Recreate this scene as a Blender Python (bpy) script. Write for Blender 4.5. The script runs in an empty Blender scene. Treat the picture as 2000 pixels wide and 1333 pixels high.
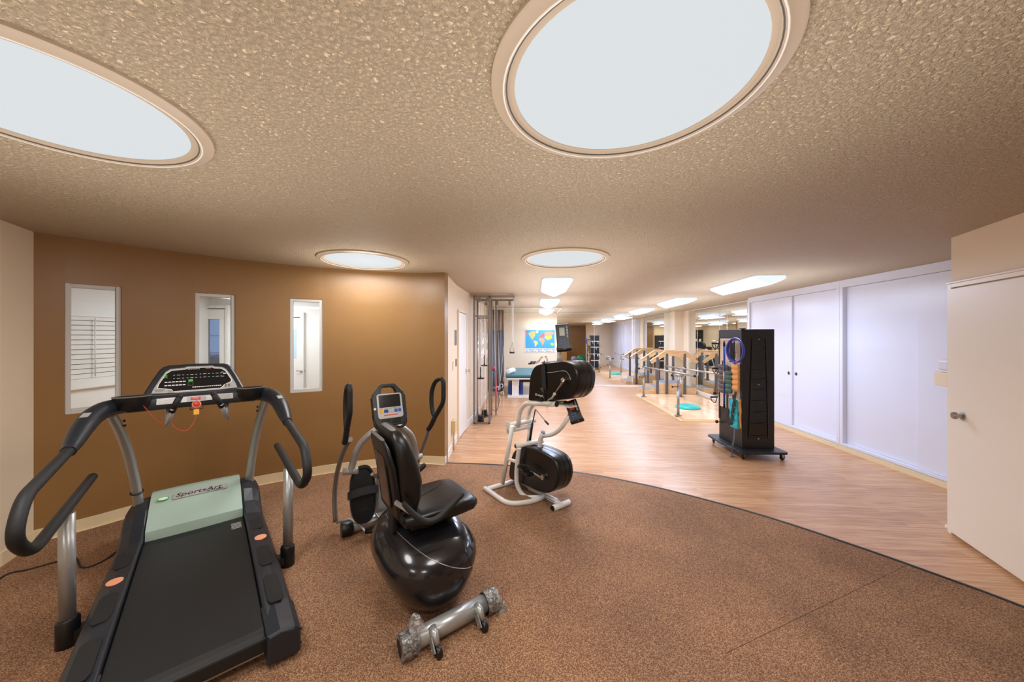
import bpy, bmesh, math, random
from mathutils import Vector, Matrix
random.seed(7)
C = bpy.context.scene.collection
SC = bpy.context.scene
# ------------------------------------------------------------------ camera, exposure, light
FPX, HY, CAMH = 680.0, 660.0, 1.60          # focal length and horizon of the 2000x1333 frame, eye height
CEIL = 2.42
SC.view_settings.view_transform = 'Standard'
SC.view_settings.look = 'None'
SC.view_settings.gamma = 1.0
SC.view_settings.use_curve_mapping = False
SC.view_settings.exposure = 0.25
cam_d = bpy.data.cameras.new('camera'); cam = bpy.data.objects.new('camera', cam_d); C.objects.link(cam)
cam_d.sensor_width = 36.0; cam_d.sensor_fit = 'HORIZONTAL'; cam_d.lens = FPX / 2000 * 36
cam_d.shift_y = -(666.5 - HY) / 2000
cam_d.clip_start = 0.02; cam_d.clip_end = 100
cam.location = (0, 0, CAMH); cam.rotation_euler = (math.radians(90), 0, 0)
SC.camera = cam
W = bpy.data.worlds.new('world'); SC.world = W; W.use_nodes = True
W.node_tree.nodes['Background'].inputs[0].default_value = (0.55, 0.68, 0.9, 1)
W.node_tree.nodes['Background'].inputs[1].default_value = 0.6

TH = math.atan(48 / FPX); CT, ST = math.cos(TH), math.sin(TH)
def rf(a, b, z=None):                        # far room's own axes (across, along) -> world
    x, y = a * CT + b * ST, -a * ST + b * CT
    return (x, y) if z is None else (x, y, z)
SKY = [(0.38, 1.13), (-1.63, 1.22), (-1.56, 3.68), (0.545, 3.60), (0.30, -1.30), (-1.70, -1.20)]  # the last two skylights are added behind the viewer for more light
FIX = [(0.29, 4.80), (0.29, 7.35), (0.29, 9.90), (3.07, 4.80), (3.07, 7.35), (3.07, 9.90)]
SKY_W, FIX_W, CEIL_FILL_W, FAR_FILL_W = 20.0, 44.0, 9.5, 14.0
def area(name, loc, size, power, col, shape='DISK', sy=None, rz=0.0, rot=(0, 0, 0)):
    d = bpy.data.lights.new(name, 'AREA'); d.shape = shape; d.size = size
    if sy: d.size_y = sy
    d.energy = power; d.color = col
    o = bpy.data.objects.new(name, d); o.location = loc; o.rotation_euler = (rot[0], rot[1], rz); C.objects.link(o)
    return o
for i, (x, y) in enumerate(SKY):
    area('skylight_glow', (x, y, CEIL - 0.035), 0.74, SKY_W, (1.0, 0.985, 0.96))
    area('ceiling_fill', (x, y, CEIL - (0.42 if i == 2 else 0.68)), (0.5 if i == 2 else 1.9), CEIL_FILL_W * (0.6 if i == 2 else 1), (1.0, 0.985, 0.96), rot=(math.pi, 0, 0))  # added upward-facing lamp below each skylight, only to brighten the ceiling
for a, b in FIX:
    x, y = rf(a, b + 0.6)
    area('fixture_glow', (x, y, CEIL - 0.135), 0.36, FIX_W, (0.64, 0.75, 1.0), 'RECTANGLE', 1.15, rz=-TH)
    area('far_ceiling_fill', (x, y, CEIL - 0.55), 1.3, FAR_FILL_W, (0.84, 0.89, 1.0), 'RECTANGLE', 2.0, rz=-TH, rot=(math.pi, 0, 0))  # unseen upward fill lamp under each fixture, added for the far ceiling
area('vestibule_glow', (-3.6, 5.0, CEIL - 0.06), 0.5, 42.0, (0.93, 0.97, 1.0), 'RECTANGLE', 1.6, rz=math.radians(60))

area('outdoor_fill', (-6.5, 7.6, 3.2), 1.2, 150.0, (0.6, 0.75, 1.0), rot=(math.radians(35), 0, 0))  # added unseen lamp that brightens the car park outside the glass door
# ------------------------------------------------------------------ materials
def s2l(c):
    if isinstance(c, str):
        c = tuple(int(c[i:i + 2], 16) / 255 for i in (0, 2, 4))
    return tuple((v / 12.92 if v <= 0.04045 else ((v + 0.055) / 1.055) ** 2.4) for v in c) + (1.0,)
def mat(name, col, rough=0.5, metal=0.0, bump=0.0, bscale=200.0, var=0.0, vscale=6.0, coat=0.0, emit=0.0, spec=0.5, trans=0.0):
    m = bpy.data.materials.new(name); m.use_nodes = True
    nt = m.node_tree; p = nt.nodes['Principled BSDF']; L = nt.links
    c = s2l(col)
    p.inputs['Base Color'].default_value = c; p.inputs['Roughness'].default_value = rough
    p.inputs['Metallic'].default_value = metal; p.inputs['Specular IOR Level'].default_value = spec
    p.inputs['Coat Weight'].default_value = coat; p.inputs['Transmission Weight'].default_value = trans
    if emit:
        p.inputs['Emission Color'].default_value = c; p.inputs['Emission Strength'].default_value = emit
    tc = nt.nodes.new('ShaderNodeTexCoord')
    # a faint unevenness everywhere, so that nothing is perfectly uniform
    n = nt.nodes.new('ShaderNodeTexNoise'); n.inputs['Scale'].default_value = vscale; n.inputs['Detail'].default_value = 4
    L.new(tc.outputs['Object'], n.inputs['Vector'])
    mr = nt.nodes.new('ShaderNodeMapRange'); mr.inputs['To Min'].default_value = max(0, rough - 0.025); mr.inputs['To Max'].default_value = min(1, rough + 0.025)
    L.new(n.outputs['Fac'], mr.inputs['Value']); L.new(mr.outputs['Result'], p.inputs['Roughness'])
    if var:
        mx = nt.nodes.new('ShaderNodeMix'); mx.data_type = 'RGBA'
        mx.inputs['A'].default_value = tuple(v * (1 - var) for v in c[:3]) + (1,)
        mx.inputs['B'].default_value = tuple(min(1, v * (1 + var)) for v in c[:3]) + (1,)
        L.new(n.outputs['Fac'], mx.inputs['Factor']); L.new(mx.outputs['Result'], p.inputs['Base Color'])
    if bump:
        n2 = nt.nodes.new('ShaderNodeTexNoise'); n2.inputs['Scale'].default_value = bscale; n2.inputs['Detail'].default_value = 3
        L.new(tc.outputs['Object'], n2.inputs['Vector'])
        b = nt.nodes.new('ShaderNodeBump'); b.inputs['Strength'].default_value = bump; b.inputs['Distance'].default_value = 0.004
        L.new(n2.outputs['Fac'], b.inputs['Height']); L.new(b.outputs['Normal'], p.inputs['Normal'])
    return m
def tree(name):
    m = bpy.data.materials.new(name); m.use_nodes = True
    return m, m.node_tree, m.node_tree.nodes['Principled BSDF'], m.node_tree.links
def wood_floor():
    m, nt, p, L = tree('laminate_strips'); N = nt.nodes.new
    tc = N('ShaderNodeTexCoord'); mp = N('ShaderNodeMapping'); mp.inputs['Rotation'].default_value = (0, 0, TH)
    L.new(tc.outputs['Object'], mp.inputs['Vector'])
    br = N('ShaderNodeTexBrick'); br.inputs['Scale'].default_value = 1.0; br.inputs['Brick Width'].default_value = 0.9
    br.inputs['Row Height'].default_value = 0.067; br.inputs['Mortar Size'].default_value = 0.0011; br.inputs['Mortar Smooth'].default_value = 0.2
    br.offset = 0.37; br.inputs['Color1'].default_value = s2l('d0a57c'); br.inputs['Color2'].default_value = s2l('bf9068'); br.inputs['Mortar'].default_value = s2l('a07048')
    L.new(mp.outputs['Vector'], br.inputs['Vector'])
    mp2 = N('ShaderNodeMapping'); mp2.inputs['Scale'].default_value = (1.5, 26, 1); L.new(mp.outputs['Vector'], mp2.inputs['Vector'])
    n = N('ShaderNodeTexNoise'); n.inputs['Scale'].default_value = 2.2; n.inputs['Detail'].default_value = 6; L.new(mp2.outputs['Vector'], n.inputs['Vector'])
    mx = N('ShaderNodeMix'); mx.data_type = 'RGBA'; mx.blend_type = 'MULTIPLY'; mx.inputs['Factor'].default_value = 0.75
    cr = N('ShaderNodeValToRGB'); cr.color_ramp.elements[0].position = 0.3; cr.color_ramp.elements[0].color = (0.62, 0.5, 0.42, 1)
    cr.color_ramp.elements[1].position = 0.62; cr.color_ramp.elements[1].color = (1.12, 1.1, 1.08, 1)
    L.new(n.outputs['Fac'], cr.inputs['Fac']); L.new(br.outputs['Color'], mx.inputs['A']); L.new(cr.outputs['Color'], mx.inputs['B'])
    L.new(mx.outputs['Result'], p.inputs['Base Color'])
    p.inputs['Roughness'].default_value = 0.33; p.inputs['Specular IOR Level'].default_value = 0.55
    b = N('ShaderNodeBump'); b.inputs['Strength'].default_value = 0.12; b.inputs['Distance'].default_value = 0.002
    L.new(n.outputs['Fac'], b.inputs['Height']); L.new(b.outputs['Normal'], p.inputs['Normal'])
    return m
def carpet_mat():
    m, nt, p, L = tree('speckled_brown_carpet'); N = nt.nodes.new
    tc = N('ShaderNodeTexCoord')
    n = N('ShaderNodeTexNoise'); n.inputs['Scale'].default_value = 185; n.inputs['Detail'].default_value = 3; n.inputs['Roughness'].default_value = 0.7
    L.new(tc.outputs['Object'], n.inputs['Vector'])
    cr = N('ShaderNodeValToRGB'); e = cr.color_ramp.elements
    e[0].position = 0.36; e[0].color = s2l('583c2e'); e[1].position = 0.66; e[1].color = s2l('c8a280')
    x = e.new(0.50); x.color = s2l('8a6448')
    L.new(n.outputs['Fac'], cr.inputs['Fac'])
    big = N('ShaderNodeTexNoise'); big.inputs['Scale'].default_value = 1.6; big.inputs['Detail'].default_value = 3; L.new(tc.outputs['Object'], big.inputs['Vector'])
    c2 = N('ShaderNodeValToRGB'); c2.color_ramp.elements[0].position = 0.35; c2.color_ramp.elements[0].color = (0.82, 0.80, 0.80, 1); c2.color_ramp.elements[1].position = 0.62; c2.color_ramp.elements[1].color = (1.08, 1.05, 1.02, 1)
    L.new(big.outputs['Fac'], c2.inputs['Fac'])
    mx = N('ShaderNodeMix'); mx.data_type = 'RGBA'; mx.blend_type = 'MULTIPLY'; mx.inputs['Factor'].default_value = 1
    L.new(cr.outputs['Color'], mx.inputs['A']); L.new(c2.outputs['Color'], mx.inputs['B']); L.new(mx.outputs['Result'], p.inputs['Base Color'])
    p.inputs['Roughness'].default_value = 0.85; p.inputs['Specular IOR Level'].default_value = 0.25
    b = N('ShaderNodeBump'); b.inputs['Strength'].default_value = 0.5; b.inputs['Distance'].default_value = 0.004
    L.new(n.outputs['Fac'], b.inputs['Height']); L.new(b.outputs['Normal'], p.inputs['Normal'])
    return m
def popcorn():
    m, nt, p, L = tree('popcorn_ceiling'); N = nt.nodes.new
    tc = N('ShaderNodeTexCoord')
    n = N('ShaderNodeTexNoise'); n.inputs['Scale'].default_value = 70; n.inputs['Detail'].default_value = 4; n.inputs['Roughness'].default_value = 0.6; n.inputs['Distortion'].default_value = 0.6
    L.new(tc.outputs['Object'], n.inputs['Vector'])
    cr = N('ShaderNodeValToRGB'); cr.color_ramp.elements[0].position = 0.38; cr.color_ramp.elements[1].position = 0.68
    L.new(n.outputs['Fac'], cr.inputs['Fac'])
    b = N('ShaderNodeBump'); b.inputs['Strength'].default_value = 1.0; b.inputs['Distance'].default_value = 0.015
    L.new(cr.outputs['Color'], b.inputs['Height']); L.new(b.outputs['Normal'], p.inputs['Normal'])
    p.inputs['Base Color'].default_value = s2l('e0cbac'); p.inputs['Roughness'].default_value = 0.6; p.inputs['Specular IOR Level'].default_value = 0.35
    return m
def plywood(name='birch_plywood', c1='f0cb9a', c2='e0b27c'):
    m, nt, p, L = tree(name); N = nt.nodes.new
    tc = N('ShaderNodeTexCoord'); mp = N('ShaderNodeMapping'); mp.inputs['Scale'].default_value = (3, 3, 22); L.new(tc.outputs['Object'], mp.inputs['Vector'])
    n = N('ShaderNodeTexNoise'); n.inputs['Scale'].default_value = 1.6; n.inputs['Detail'].default_value = 5; L.new(mp.outputs['Vector'], n.inputs['Vector'])
    cr = N('ShaderNodeValToRGB'); cr.color_ramp.elements[0].position = 0.35; cr.color_ramp.elements[0].color = s2l(c2); cr.color_ramp.elements[1].position = 0.65; cr.color_ramp.elements[1].color = s2l(c1)
    L.new(n.outputs['Fac'], cr.inputs['Fac']); L.new(cr.outputs['Color'], p.inputs['Base Color']); p.inputs['Roughness'].default_value = 0.32
    return m
def glass_mat(name='window_glass', tint=(1, 1, 1), gl=0.10):
    m = bpy.data.materials.new(name); m.use_nodes = True; nt = m.node_tree; nt.nodes.clear(); N = nt.nodes.new; L = nt.links
    o = N('ShaderNodeOutputMaterial'); t = N('ShaderNodeBsdfTransparent'); t.inputs[0].default_value = tint + (1,)
    g = N('ShaderNodeBsdfGlossy'); g.inputs['Roughness'].default_value = 0.02
    f = N('ShaderNodeFresnel'); f.inputs[0].default_value = 1.45
    mx = N('ShaderNodeMixShader'); L.new(f.outputs[0], mx.inputs[0]); L.new(t.outputs[0], mx.inputs[1]); L.new(g.outputs[0], mx.inputs[2]); L.new(mx.outputs[0], o.inputs[0])
    return m
def mirror_mat():
    m, nt, p, L = tree('mirror_silver'); p.inputs['Base Color'].default_value = (0.86, 0.88, 0.87, 1); p.inputs['Metallic'].default_value = 1.0; p.inputs['Roughness'].default_value = 0.012
    return m
def pegboard():
    m, nt, p, L = tree('pegboard_cream'); N = nt.nodes.new
    tc = N('ShaderNodeTexCoord'); mp = N('ShaderNodeMapping'); mp.inputs['Scale'].default_value = (40, 40, 40); L.new(tc.outputs['Object'], mp.inputs['Vector'])
    sx = N('ShaderNodeSeparateXYZ'); L.new(mp.outputs['Vector'], sx.inputs[0])
    def fr(o):
        a = N('ShaderNodeMath'); a.operation = 'FRACT'; L.new(o, a.inputs[0]); b = N('ShaderNodeMath'); b.operation = 'SUBTRACT'; b.inputs[1].default_value = 0.5; L.new(a.outputs[0], b.inputs[0])
        c = N('ShaderNodeMath'); c.operation = 'POWER'; c.inputs[1].default_value = 2; L.new(b.outputs[0], c.inputs[0]); return c.outputs[0]
    s = N('ShaderNodeMath'); s.operation = 'ADD'; L.new(fr(sx.outputs['Y']), s.inputs[0]); L.new(fr(sx.outputs['Z']), s.inputs[1])
    c = N('ShaderNodeMath'); c.operation = 'LESS_THAN'; c.inputs[1].default_value = 0.028; L.new(s.outputs[0], c.inputs[0])
    mx = N('ShaderNodeMix'); mx.data_type = 'RGBA'; mx.inputs['A'].default_value = s2l('e6cfba'); mx.inputs['B'].default_value = s2l('7a6250')
    L.new(c.outputs[0], mx.inputs['Factor']); L.new(mx.outputs['Result'], p.inputs['Base Color']); p.inputs['Roughness'].default_value = 0.5
    return m
M = dict(
    wood=wood_floor(), carpet=carpet_mat(), ceil=popcorn(), ply=plywood(), glass=glass_mat(), mirror=mirror_mat(), peg=pegboard(),
    brown=mat('brown_wall_paint', '906b40', 0.30, bump=0.25, bscale=160, var=0.04, spec=0.5),
    cream=mat('cream_wall_paint', 'e8d6bb', 0.55, bump=0.1, bscale=120, var=0.02),
    white=mat('white_paint', 'eeeae2', 0.4, var=0.015), base=mat('cream_vinyl_base', 'e6d2ac', 0.4),
    closet=mat('closet_white_laminate', 'dfe1ee', 0.3), room=mat('vestibule_white', 'eceeea', 0.5),
    doorw=mat('door_cream_paint', 'eadfcf', 0.38, var=0.02), rimw=mat('skylight_rim', 'c0ae98', 0.35),
    edge=mat('carpet_edge_rubber', '2e2a28', 0.4), winfr=mat('window_frame_grey', 'c9c6c2', 0.4),
    blk=mat('black_plastic', '101012', 0.36), blkm=mat('matte_black', '141414', 0.6), char=mat('charcoal_plastic', '20252d', 0.38),
    foam=mat('black_foam', '17181a', 0.62, bump=0.15, bscale=300), belt=mat('treadmill_belt', '0d0e10', 0.5, bump=0.3, bscale=500, var=0.25, vscale=3),
    silv=mat('silver_painted_metal', 'a9a9a8', 0.33, metal=0.55), steel=mat('brushed_steel', 'a8a49e', 0.34, metal=0.85), chrome=mat('chrome', 'd6d4d0', 0.12, metal=1.0),
    dsteel=mat('grey_steel_tube', '8b8580', 0.4, metal=0.6), sage=mat('sage_green_plastic', 'a3b8ab', 0.4), orange=mat('orange_sticker', 'f0a47c', 0.5),
    grip=mat('anti_slip_strip', '151515', 0.85, bump=0.5, bscale=600), panel=mat('silver_panel', 'b6b4b1', 0.38, metal=0.25), lcd=mat('dark_display', '15171a', 0.14),
    red=mat('red_plastic', 'd8302a', 0.4), yel=mat('yellow_tag', 'f0b028', 0.5), green=mat('green_button', '46c04c', 0.4), whitep=mat('white_print', 'e8e8e8', 0.5),
    gmet=mat('graphite_glossy_shell', '232225', 0.2, metal=0.3, coat=0.35), vinyl=mat('black_vinyl', '0d0d0e', 0.34, bump=0.08, bscale=250),
    wpow=mat('white_powder_coat', 'e6e4e0', 0.3, coat=0.2), teal=mat('teal_vinyl', '3f7378', 0.42), tealr=mat('teal_rubber', '1fae9f', 0.4), tealc=mat('turquoise_cuff', '1fb0bf', 0.5, bump=0.2, bscale=60),
    navy=mat('blue_mat', '163c86', 0.5), bluep=mat('blue_tube', '1f55b0', 0.4), ring=mat('violet_blue_ring', '3c3ca8', 0.35), orc=mat('orange_cuff_vinyl', 'e2a05a', 0.45, bump=0.2, bscale=60),
    brc=mat('brown_cuff_vinyl', '52403c', 0.35, bump=0.3, bscale=60), grc=mat('green_cuff_vinyl', '2f5548', 0.4, bump=0.3, bscale=60), strap=mat('black_webbing', '202124', 0.7), gstrap=mat('grey_webbing', '4a4a50', 0.7),
    tower=mat('black_tower_laminate', '171412', 0.42), deckb=mat('dark_slate_laminate', '20242a', 0.4), curt=mat('grey_curtain', '9a9ea8', 0.8, bump=0.1), net=mat('tan_netting', 'c2b09c', 0.8), treadg=mat('grey_stair_tread', '85878c', 0.7), post=mat('dark_grey_post', '6a6662', 0.45, metal=0.3),
    rope=mat('white_rope', 'd8d4cc', 0.7), pink=mat('pink_tubing', 'd85a6a', 0.4), purple=mat('purple_ball', 'a9a0c4', 0.4), gball=mat('green_ball', '12805e', 0.35), tan=mat('tan_wood', 'd9ab70', 0.4), chalk=mat('blackboard', '1b1e1f', 0.5), paper=mat('paper', 'e8e4d0', 0.6),
    seam=mat('seam_shadow_gap', '55504a', 0.6), conduit=mat('conduit_cream', 'd8bf8a', 0.45), lens=None, sky=None, film=None)
M['lens'] = mat('light_lens_acrylic', (0.86, 0.90, 1.0), 0.4, emit=0.95)
M['sky'] = mat('skylight_diffuser', (0.96, 0.985, 1.0), 0.6, emit=0.62, spec=0.0)
M['sky'].node_tree.nodes['Principled BSDF'].inputs['Base Color'].default_value = (0.05, 0.05, 0.05, 1)
M['lens'].node_tree.nodes['Principled BSDF'].inputs['Base Color'].default_value = (0.12, 0.12, 0.13, 1)
M['vlight'] = mat('vestibule_light', (0.9, 0.92, 1.0), 0.5, emit=1.6)
def film():
    m = bpy.data.materials.new('clear_stretch_film'); m.use_nodes = True; nt = m.node_tree; nt.nodes.clear(); N = nt.nodes.new; L = nt.links
    o = N('ShaderNodeOutputMaterial'); t = N('ShaderNodeBsdfTransparent'); t.inputs[0].default_value = (0.75, 0.75, 0.75, 1)
    p = N('ShaderNodeBsdfPrincipled'); p.inputs['Base Color'].default_value = (0.75, 0.74, 0.72, 1); p.inputs['Roughness'].default_value = 0.12; p.inputs['Metallic'].default_value = 0.4
    tc = N('ShaderNodeTexCoord'); n = N('ShaderNodeTexNoise'); n.inputs['Scale'].default_value = 26; n.inputs['Detail'].default_value = 6; n.inputs['Distortion'].default_value = 2.5
    L.new(tc.outputs['Object'], n.inputs['Vector']); b = N('ShaderNodeBump'); b.inputs['Strength'].default_value = 1; b.inputs['Distance'].default_value = 0.01
    L.new(n.outputs['Fac'], b.inputs['Height']); L.new(b.outputs['Normal'], p.inputs['Normal'])
    cr = N('ShaderNodeValToRGB'); cr.color_ramp.elements[0].position = 0.42; cr.color_ramp.elements[1].position = 0.62; L.new(n.outputs['Fac'], cr.inputs['Fac'])
    mr = N('ShaderNodeMapRange'); mr.inputs['To Min'].default_value = 0.15; mr.inputs['To Max'].default_value = 0.55; L.new(cr.outputs['Color'], mr.inputs['Value'])
    mx = N('ShaderNodeMixShader'); L.new(mr.outputs['Result'], mx.inputs[0]); L.new(t.outputs[0], mx.inputs[1]); L.new(p.outputs[0], mx.inputs[2]); L.new(mx.outputs[0], o.inputs[0])
    return m
M['film'] = film()

# ------------------------------------------------------------------ mesh builder
def V(*a): return Vector(a[0] if len(a) == 1 else a)
def catmull(pts, n=6, closed=False):
    P = [V(p) for p in pts]
    if len(P) < 3: return P
    out = []; m = len(P); rng = range(m if closed else m - 1)
    for i in rng:
        p0 = P[(i - 1) % m] if closed or i > 0 else P[0] * 2 - P[1]
        p1, p2 = P[i], P[(i + 1) % m]
        p3 = P[(i + 2) % m] if closed or i + 2 < m else P[-1] * 2 - P[-2]
        for k in range(n):
            t = k / n
            out.append(0.5 * ((2 * p1) + (p2 - p0) * t + (2 * p0 - 5 * p1 + 4 * p2 - p3) * t * t + (-p0 + 3 * p1 - 3 * p2 + p3) * t ** 3))
    if not closed: out.append(P[-1])
    return out
def rounded(pts, r, n=5):                    # polyline with its corners rounded off
    P = [V(p) for p in pts]; out = [P[0]]
    for i in range(1, len(P) - 1):
        a, b, c = P[i - 1], P[i], P[i + 1]; u, v = (a - b), (c - b)
        d = min(r, u.length * 0.49, v.length * 0.49); u.normalize(); v.normalize(); s, e = b + u * d, b + v * d
        for k in range(n + 1):
            t = k / n; out.append(s * (1 - t) ** 2 + b * 2 * t * (1 - t) + e * t * t)
    out.append(P[-1]); return out
class MB:
    def __init__(s): s.v, s.f, s.fm, s.fs, s.mats, s.cur = [], [], [], [], [], 0
    def mat(s, m):
        if m not in s.mats: s.mats.append(m)
        s.cur = s.mats.index(m); return s
    def add(s, vs, fs, smooth=False):
        o = len(s.v); s.v += [V(p) for p in vs]
        for f in fs: s.f.append(tuple(i + o for i in f)); s.fm.append(s.cur); s.fs.append(smooth)
        return s
    def box(s, lo, hi):
        (a, b, c), (d, e, f) = lo, hi
        return s.add([(a, b, c), (d, b, c), (d, e, c), (a, e, c), (a, b, f), (d, b, f), (d, e, f), (a, e, f)],
                     [(0, 3, 2, 1), (4, 5, 6, 7), (0, 1, 5, 4), (1, 2, 6, 5), (2, 3, 7, 6), (3, 0, 4, 7)])
    def obox(s, c, ax, ay, az, hx, hy, hz):     # oriented box: centre, unit axes, half sizes
        c, ax, ay, az = V(c), V(ax).normalized(), V(ay).normalized(), V(az).normalized(); vs = []
        for k in (-1, 1):
            for i, j in ((-1, -1), (1, -1), (1, 1), (-1, 1)): vs.append(c + ax * hx * i + ay * hy * j + az * hz * k)
        return s.add(vs, [(0, 3, 2, 1), (4, 5, 6, 7), (0, 1, 5, 4), (1, 2, 6, 5), (2, 3, 7, 6), (3, 0, 4, 7)])
    def bar(s, a, b, w, h, up=(0, 0, 1)):       # rectangular bar between two points
        a, b = V(a), V(b); d = (b - a); L = d.length; d.normalize(); u = V(up)
        if abs(d.dot(u)) > 0.98: u = V(1, 0, 0) if abs(d.x) < 0.9 else V(0, 1, 0)
        x = d.cross(u).normalized(); y = x.cross(d).normalized()
        return s.obox((a + b) / 2, d, x, y, L / 2, w / 2, h / 2)
    def prism(s, poly, off, smooth=False):      # closed polygon of 3d points swept by the vector off
        P = [V(p) for p in poly]; n = len(P); o = V(off)
        s.add(P + [p + o for p in P], [tuple(range(n))[::-1], tuple(range(n, 2 * n))])
        return s.add(P + [p + o for p in P], [(i, (i + 1) % n, n + (i + 1) % n, n + i) for i in range(n)], smooth)
    def loft(s, rings, cap=True, smooth=True, closed=True):
        n = len(rings[0]); vs = [p for r in rings for p in r]; fs = []
        for k in range(len(rings) - 1):
            for i in range(n if closed else n - 1):
                j = (i + 1) % n; fs.append((k * n + i, k * n + j, (k + 1) * n + j, (k + 1) * n + i))
        s.add(vs, fs, smooth)
        if cap: s.add(rings[0], [tuple(range(n))[::-1]]); s.add(rings[-1], [tuple(range(n))])
        return s
    def tube(s, pts, r, seg=14, cap=True, sx=1.0, up=None):
        P = [V(p) for p in pts]; R = r if isinstance(r, (list, tuple)) else [r] * len(P)
        if len(R) != len(P): R = [R[0] + (R[-1] - R[0]) * i / (len(P) - 1) for i in range(len(P))] if len(R) == 2 else [R[min(len(R) - 1, int(i * len(R) / len(P)))] for i in range(len(P))]
        t0 = (P[1] - P[0]).normalized(); u = V(up) if up else (V(0, 0, 1) if abs(t0.z) < 0.9 else V(1, 0, 0))
        x = t0.cross(u).normalized(); rings = []
        for i, p in enumerate(P):
            t = (P[min(i + 1, len(P) - 1)] - P[max(i - 1, 0)]).normalized()
            x = (x - t * x.dot(t)).normalized(); y = t.cross(x).normalized()
            rings.append([p + x * math.cos(a) * R[i] * sx + y * math.sin(a) * R[i] for a in (2 * math.pi * k / seg for k in range(seg))])
        return s.loft(rings, cap)
    def cyl(s, a, b, r, seg=18, r2=None): return s.tube([a, b], [r, r if r2 is None else r2], seg)
    def lathe(s, prof, c=(0, 0, 0), seg=48, axis=None, arc=None):   # profile of (radius, height) about an axis
        c = V(c); z = V(axis).normalized() if axis else V(0, 0, 1)
        x = z.cross(V(0, 1, 0) if abs(z.y) < 0.9 else V(1, 0, 0)).normalized(); y = z.cross(x)
        rings = [[c + z * h + (x * math.cos(a) + y * math.sin(a)) * max(r, 1e-5) for a in (2 * math.pi * k / seg for k in range(seg))] for r, h in prof]
        return s.loft(rings, False)
    def disc(s, c, r, n, seg=32, rx=None, x=None):
        c, n = V(c), V(n).normalized(); X = V(x).normalized() if x else n.cross(V(0, 0, 1) if abs(n.z) < 0.9 else V(1, 0, 0)).normalized(); Y = n.cross(X)
        return s.add([c + X * math.cos(a) * (rx or r) + Y * math.sin(a) * r for a in (2 * math.pi * k / seg for k in range(seg))], [tuple(range(seg))])
    def sphere(s, c, r, seg=20, sc=(1, 1, 1), ax=None):
        c = V(c); A = ax or (V(1, 0, 0), V(0, 1, 0), V(0, 0, 1)); m = seg // 2; rings = []
        for k in range(m + 1):
            ph = math.pi * k / m
            rings.append([c + A[0] * (r * sc[0] * math.sin(ph) * math.cos(a)) + A[1] * (r * sc[1] * math.sin(ph) * math.sin(a)) - A[2] * (r * sc[2] * math.cos(ph)) for a in (2 * math.pi * i / seg for i in range(seg))])
        return s.loft(rings, False)
    def torus(s, c, R, r, n, seg=40, s2=12, x=None, rx=1.0):
        c, n = V(c), V(n).normalized(); X = V(x).normalized() if x else n.cross(V(0, 0, 1) if abs(n.z) < 0.9 else V(1, 0, 0)).normalized(); Y = n.cross(X); vs = []; fs = []
        for i in range(seg):
            a = 2 * math.pi * i / seg; d = X * math.cos(a) * rx + Y * math.sin(a)
            for j in range(s2):
                b = 2 * math.pi * j / s2; vs.append(c + d * R + (d.normalized() * math.cos(b) + n * math.sin(b)) * r)
                fs.append((i * s2 + j, ((i + 1) % seg) * s2 + j, ((i + 1) % seg) * s2 + (j + 1) % s2, i * s2 + (j + 1) % s2))
        return s.add(vs, fs, True)
    def obj(s, name, m=None, parent=None, bevel=0.0, label=None, cat=None, group=None, kind=None, merge=True, bseg=2):
        me = bpy.data.meshes.new(name); o = bpy.data.objects.new(name, me); C.objects.link(o)
        if parent is not None: base = wloc(parent)
        else:
            xs = [p.x for p in s.v]; ys = [p.y for p in s.v]; base = V((min(xs) + max(xs)) / 2, (min(ys) + max(ys)) / 2, min(p.z for p in s.v))
        me.from_pydata([p - base for p in s.v], [], s.f)
        for mm in (s.mats or [m]): me.materials.append(mm)
        if s.mats: me.polygons.foreach_set('material_index', s.fm)
        me.polygons.foreach_set('use_smooth', s.fs)
        b = bmesh.new(); b.from_mesh(me)
        if merge: bmesh.ops.remove_doubles(b, verts=b.verts, dist=1e-5)
        bmesh.ops.recalc_face_normals(b, faces=b.faces)
        for e in b.edges:
            if len(e.link_faces) == 2 and e.link_faces[0].smooth and e.link_faces[1].smooth and e.calc_face_angle(0) > 0.8: e.smooth = False
        b.to_mesh(me); b.free()
        if parent is not None: o.parent = parent
        else: o.location = base
        if bevel:
            bm = o.modifiers.new('edge_round', 'BEVEL'); bm.width = bevel; bm.segments = bseg; bm.limit_method = 'ANGLE'; bm.angle_limit = 0.6
        return tag(o, label, cat, group, kind)
def wloc(o):
    v = V(o.location)
    while o.parent: o = o.parent; v += V(o.location)
    return v
def tag(o, label=None, cat=None, group=None, kind=None):
    if label: o['label'] = label
    if cat: o['category'] = cat
    if group: o['group'] = group
    if kind: o['kind'] = kind
    return o
def thing(name, label, cat, loc, group=None):
    o = bpy.data.objects.new(name, None); o.empty_display_size = 0.1; C.objects.link(o); o.location = loc
    return tag(o, label, cat, group)
def copy_tree(o, shift, label=None, parent=None):
    c = o.copy(); C.objects.link(c)
    if parent is None: c.location = V(o.location) + V(shift)
    else: c.parent = parent
    if label: c['label'] = label
    for ch in [x for x in bpy.data.objects if x.parent == o]: copy_tree(ch, shift, None, c)
    return c
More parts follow.
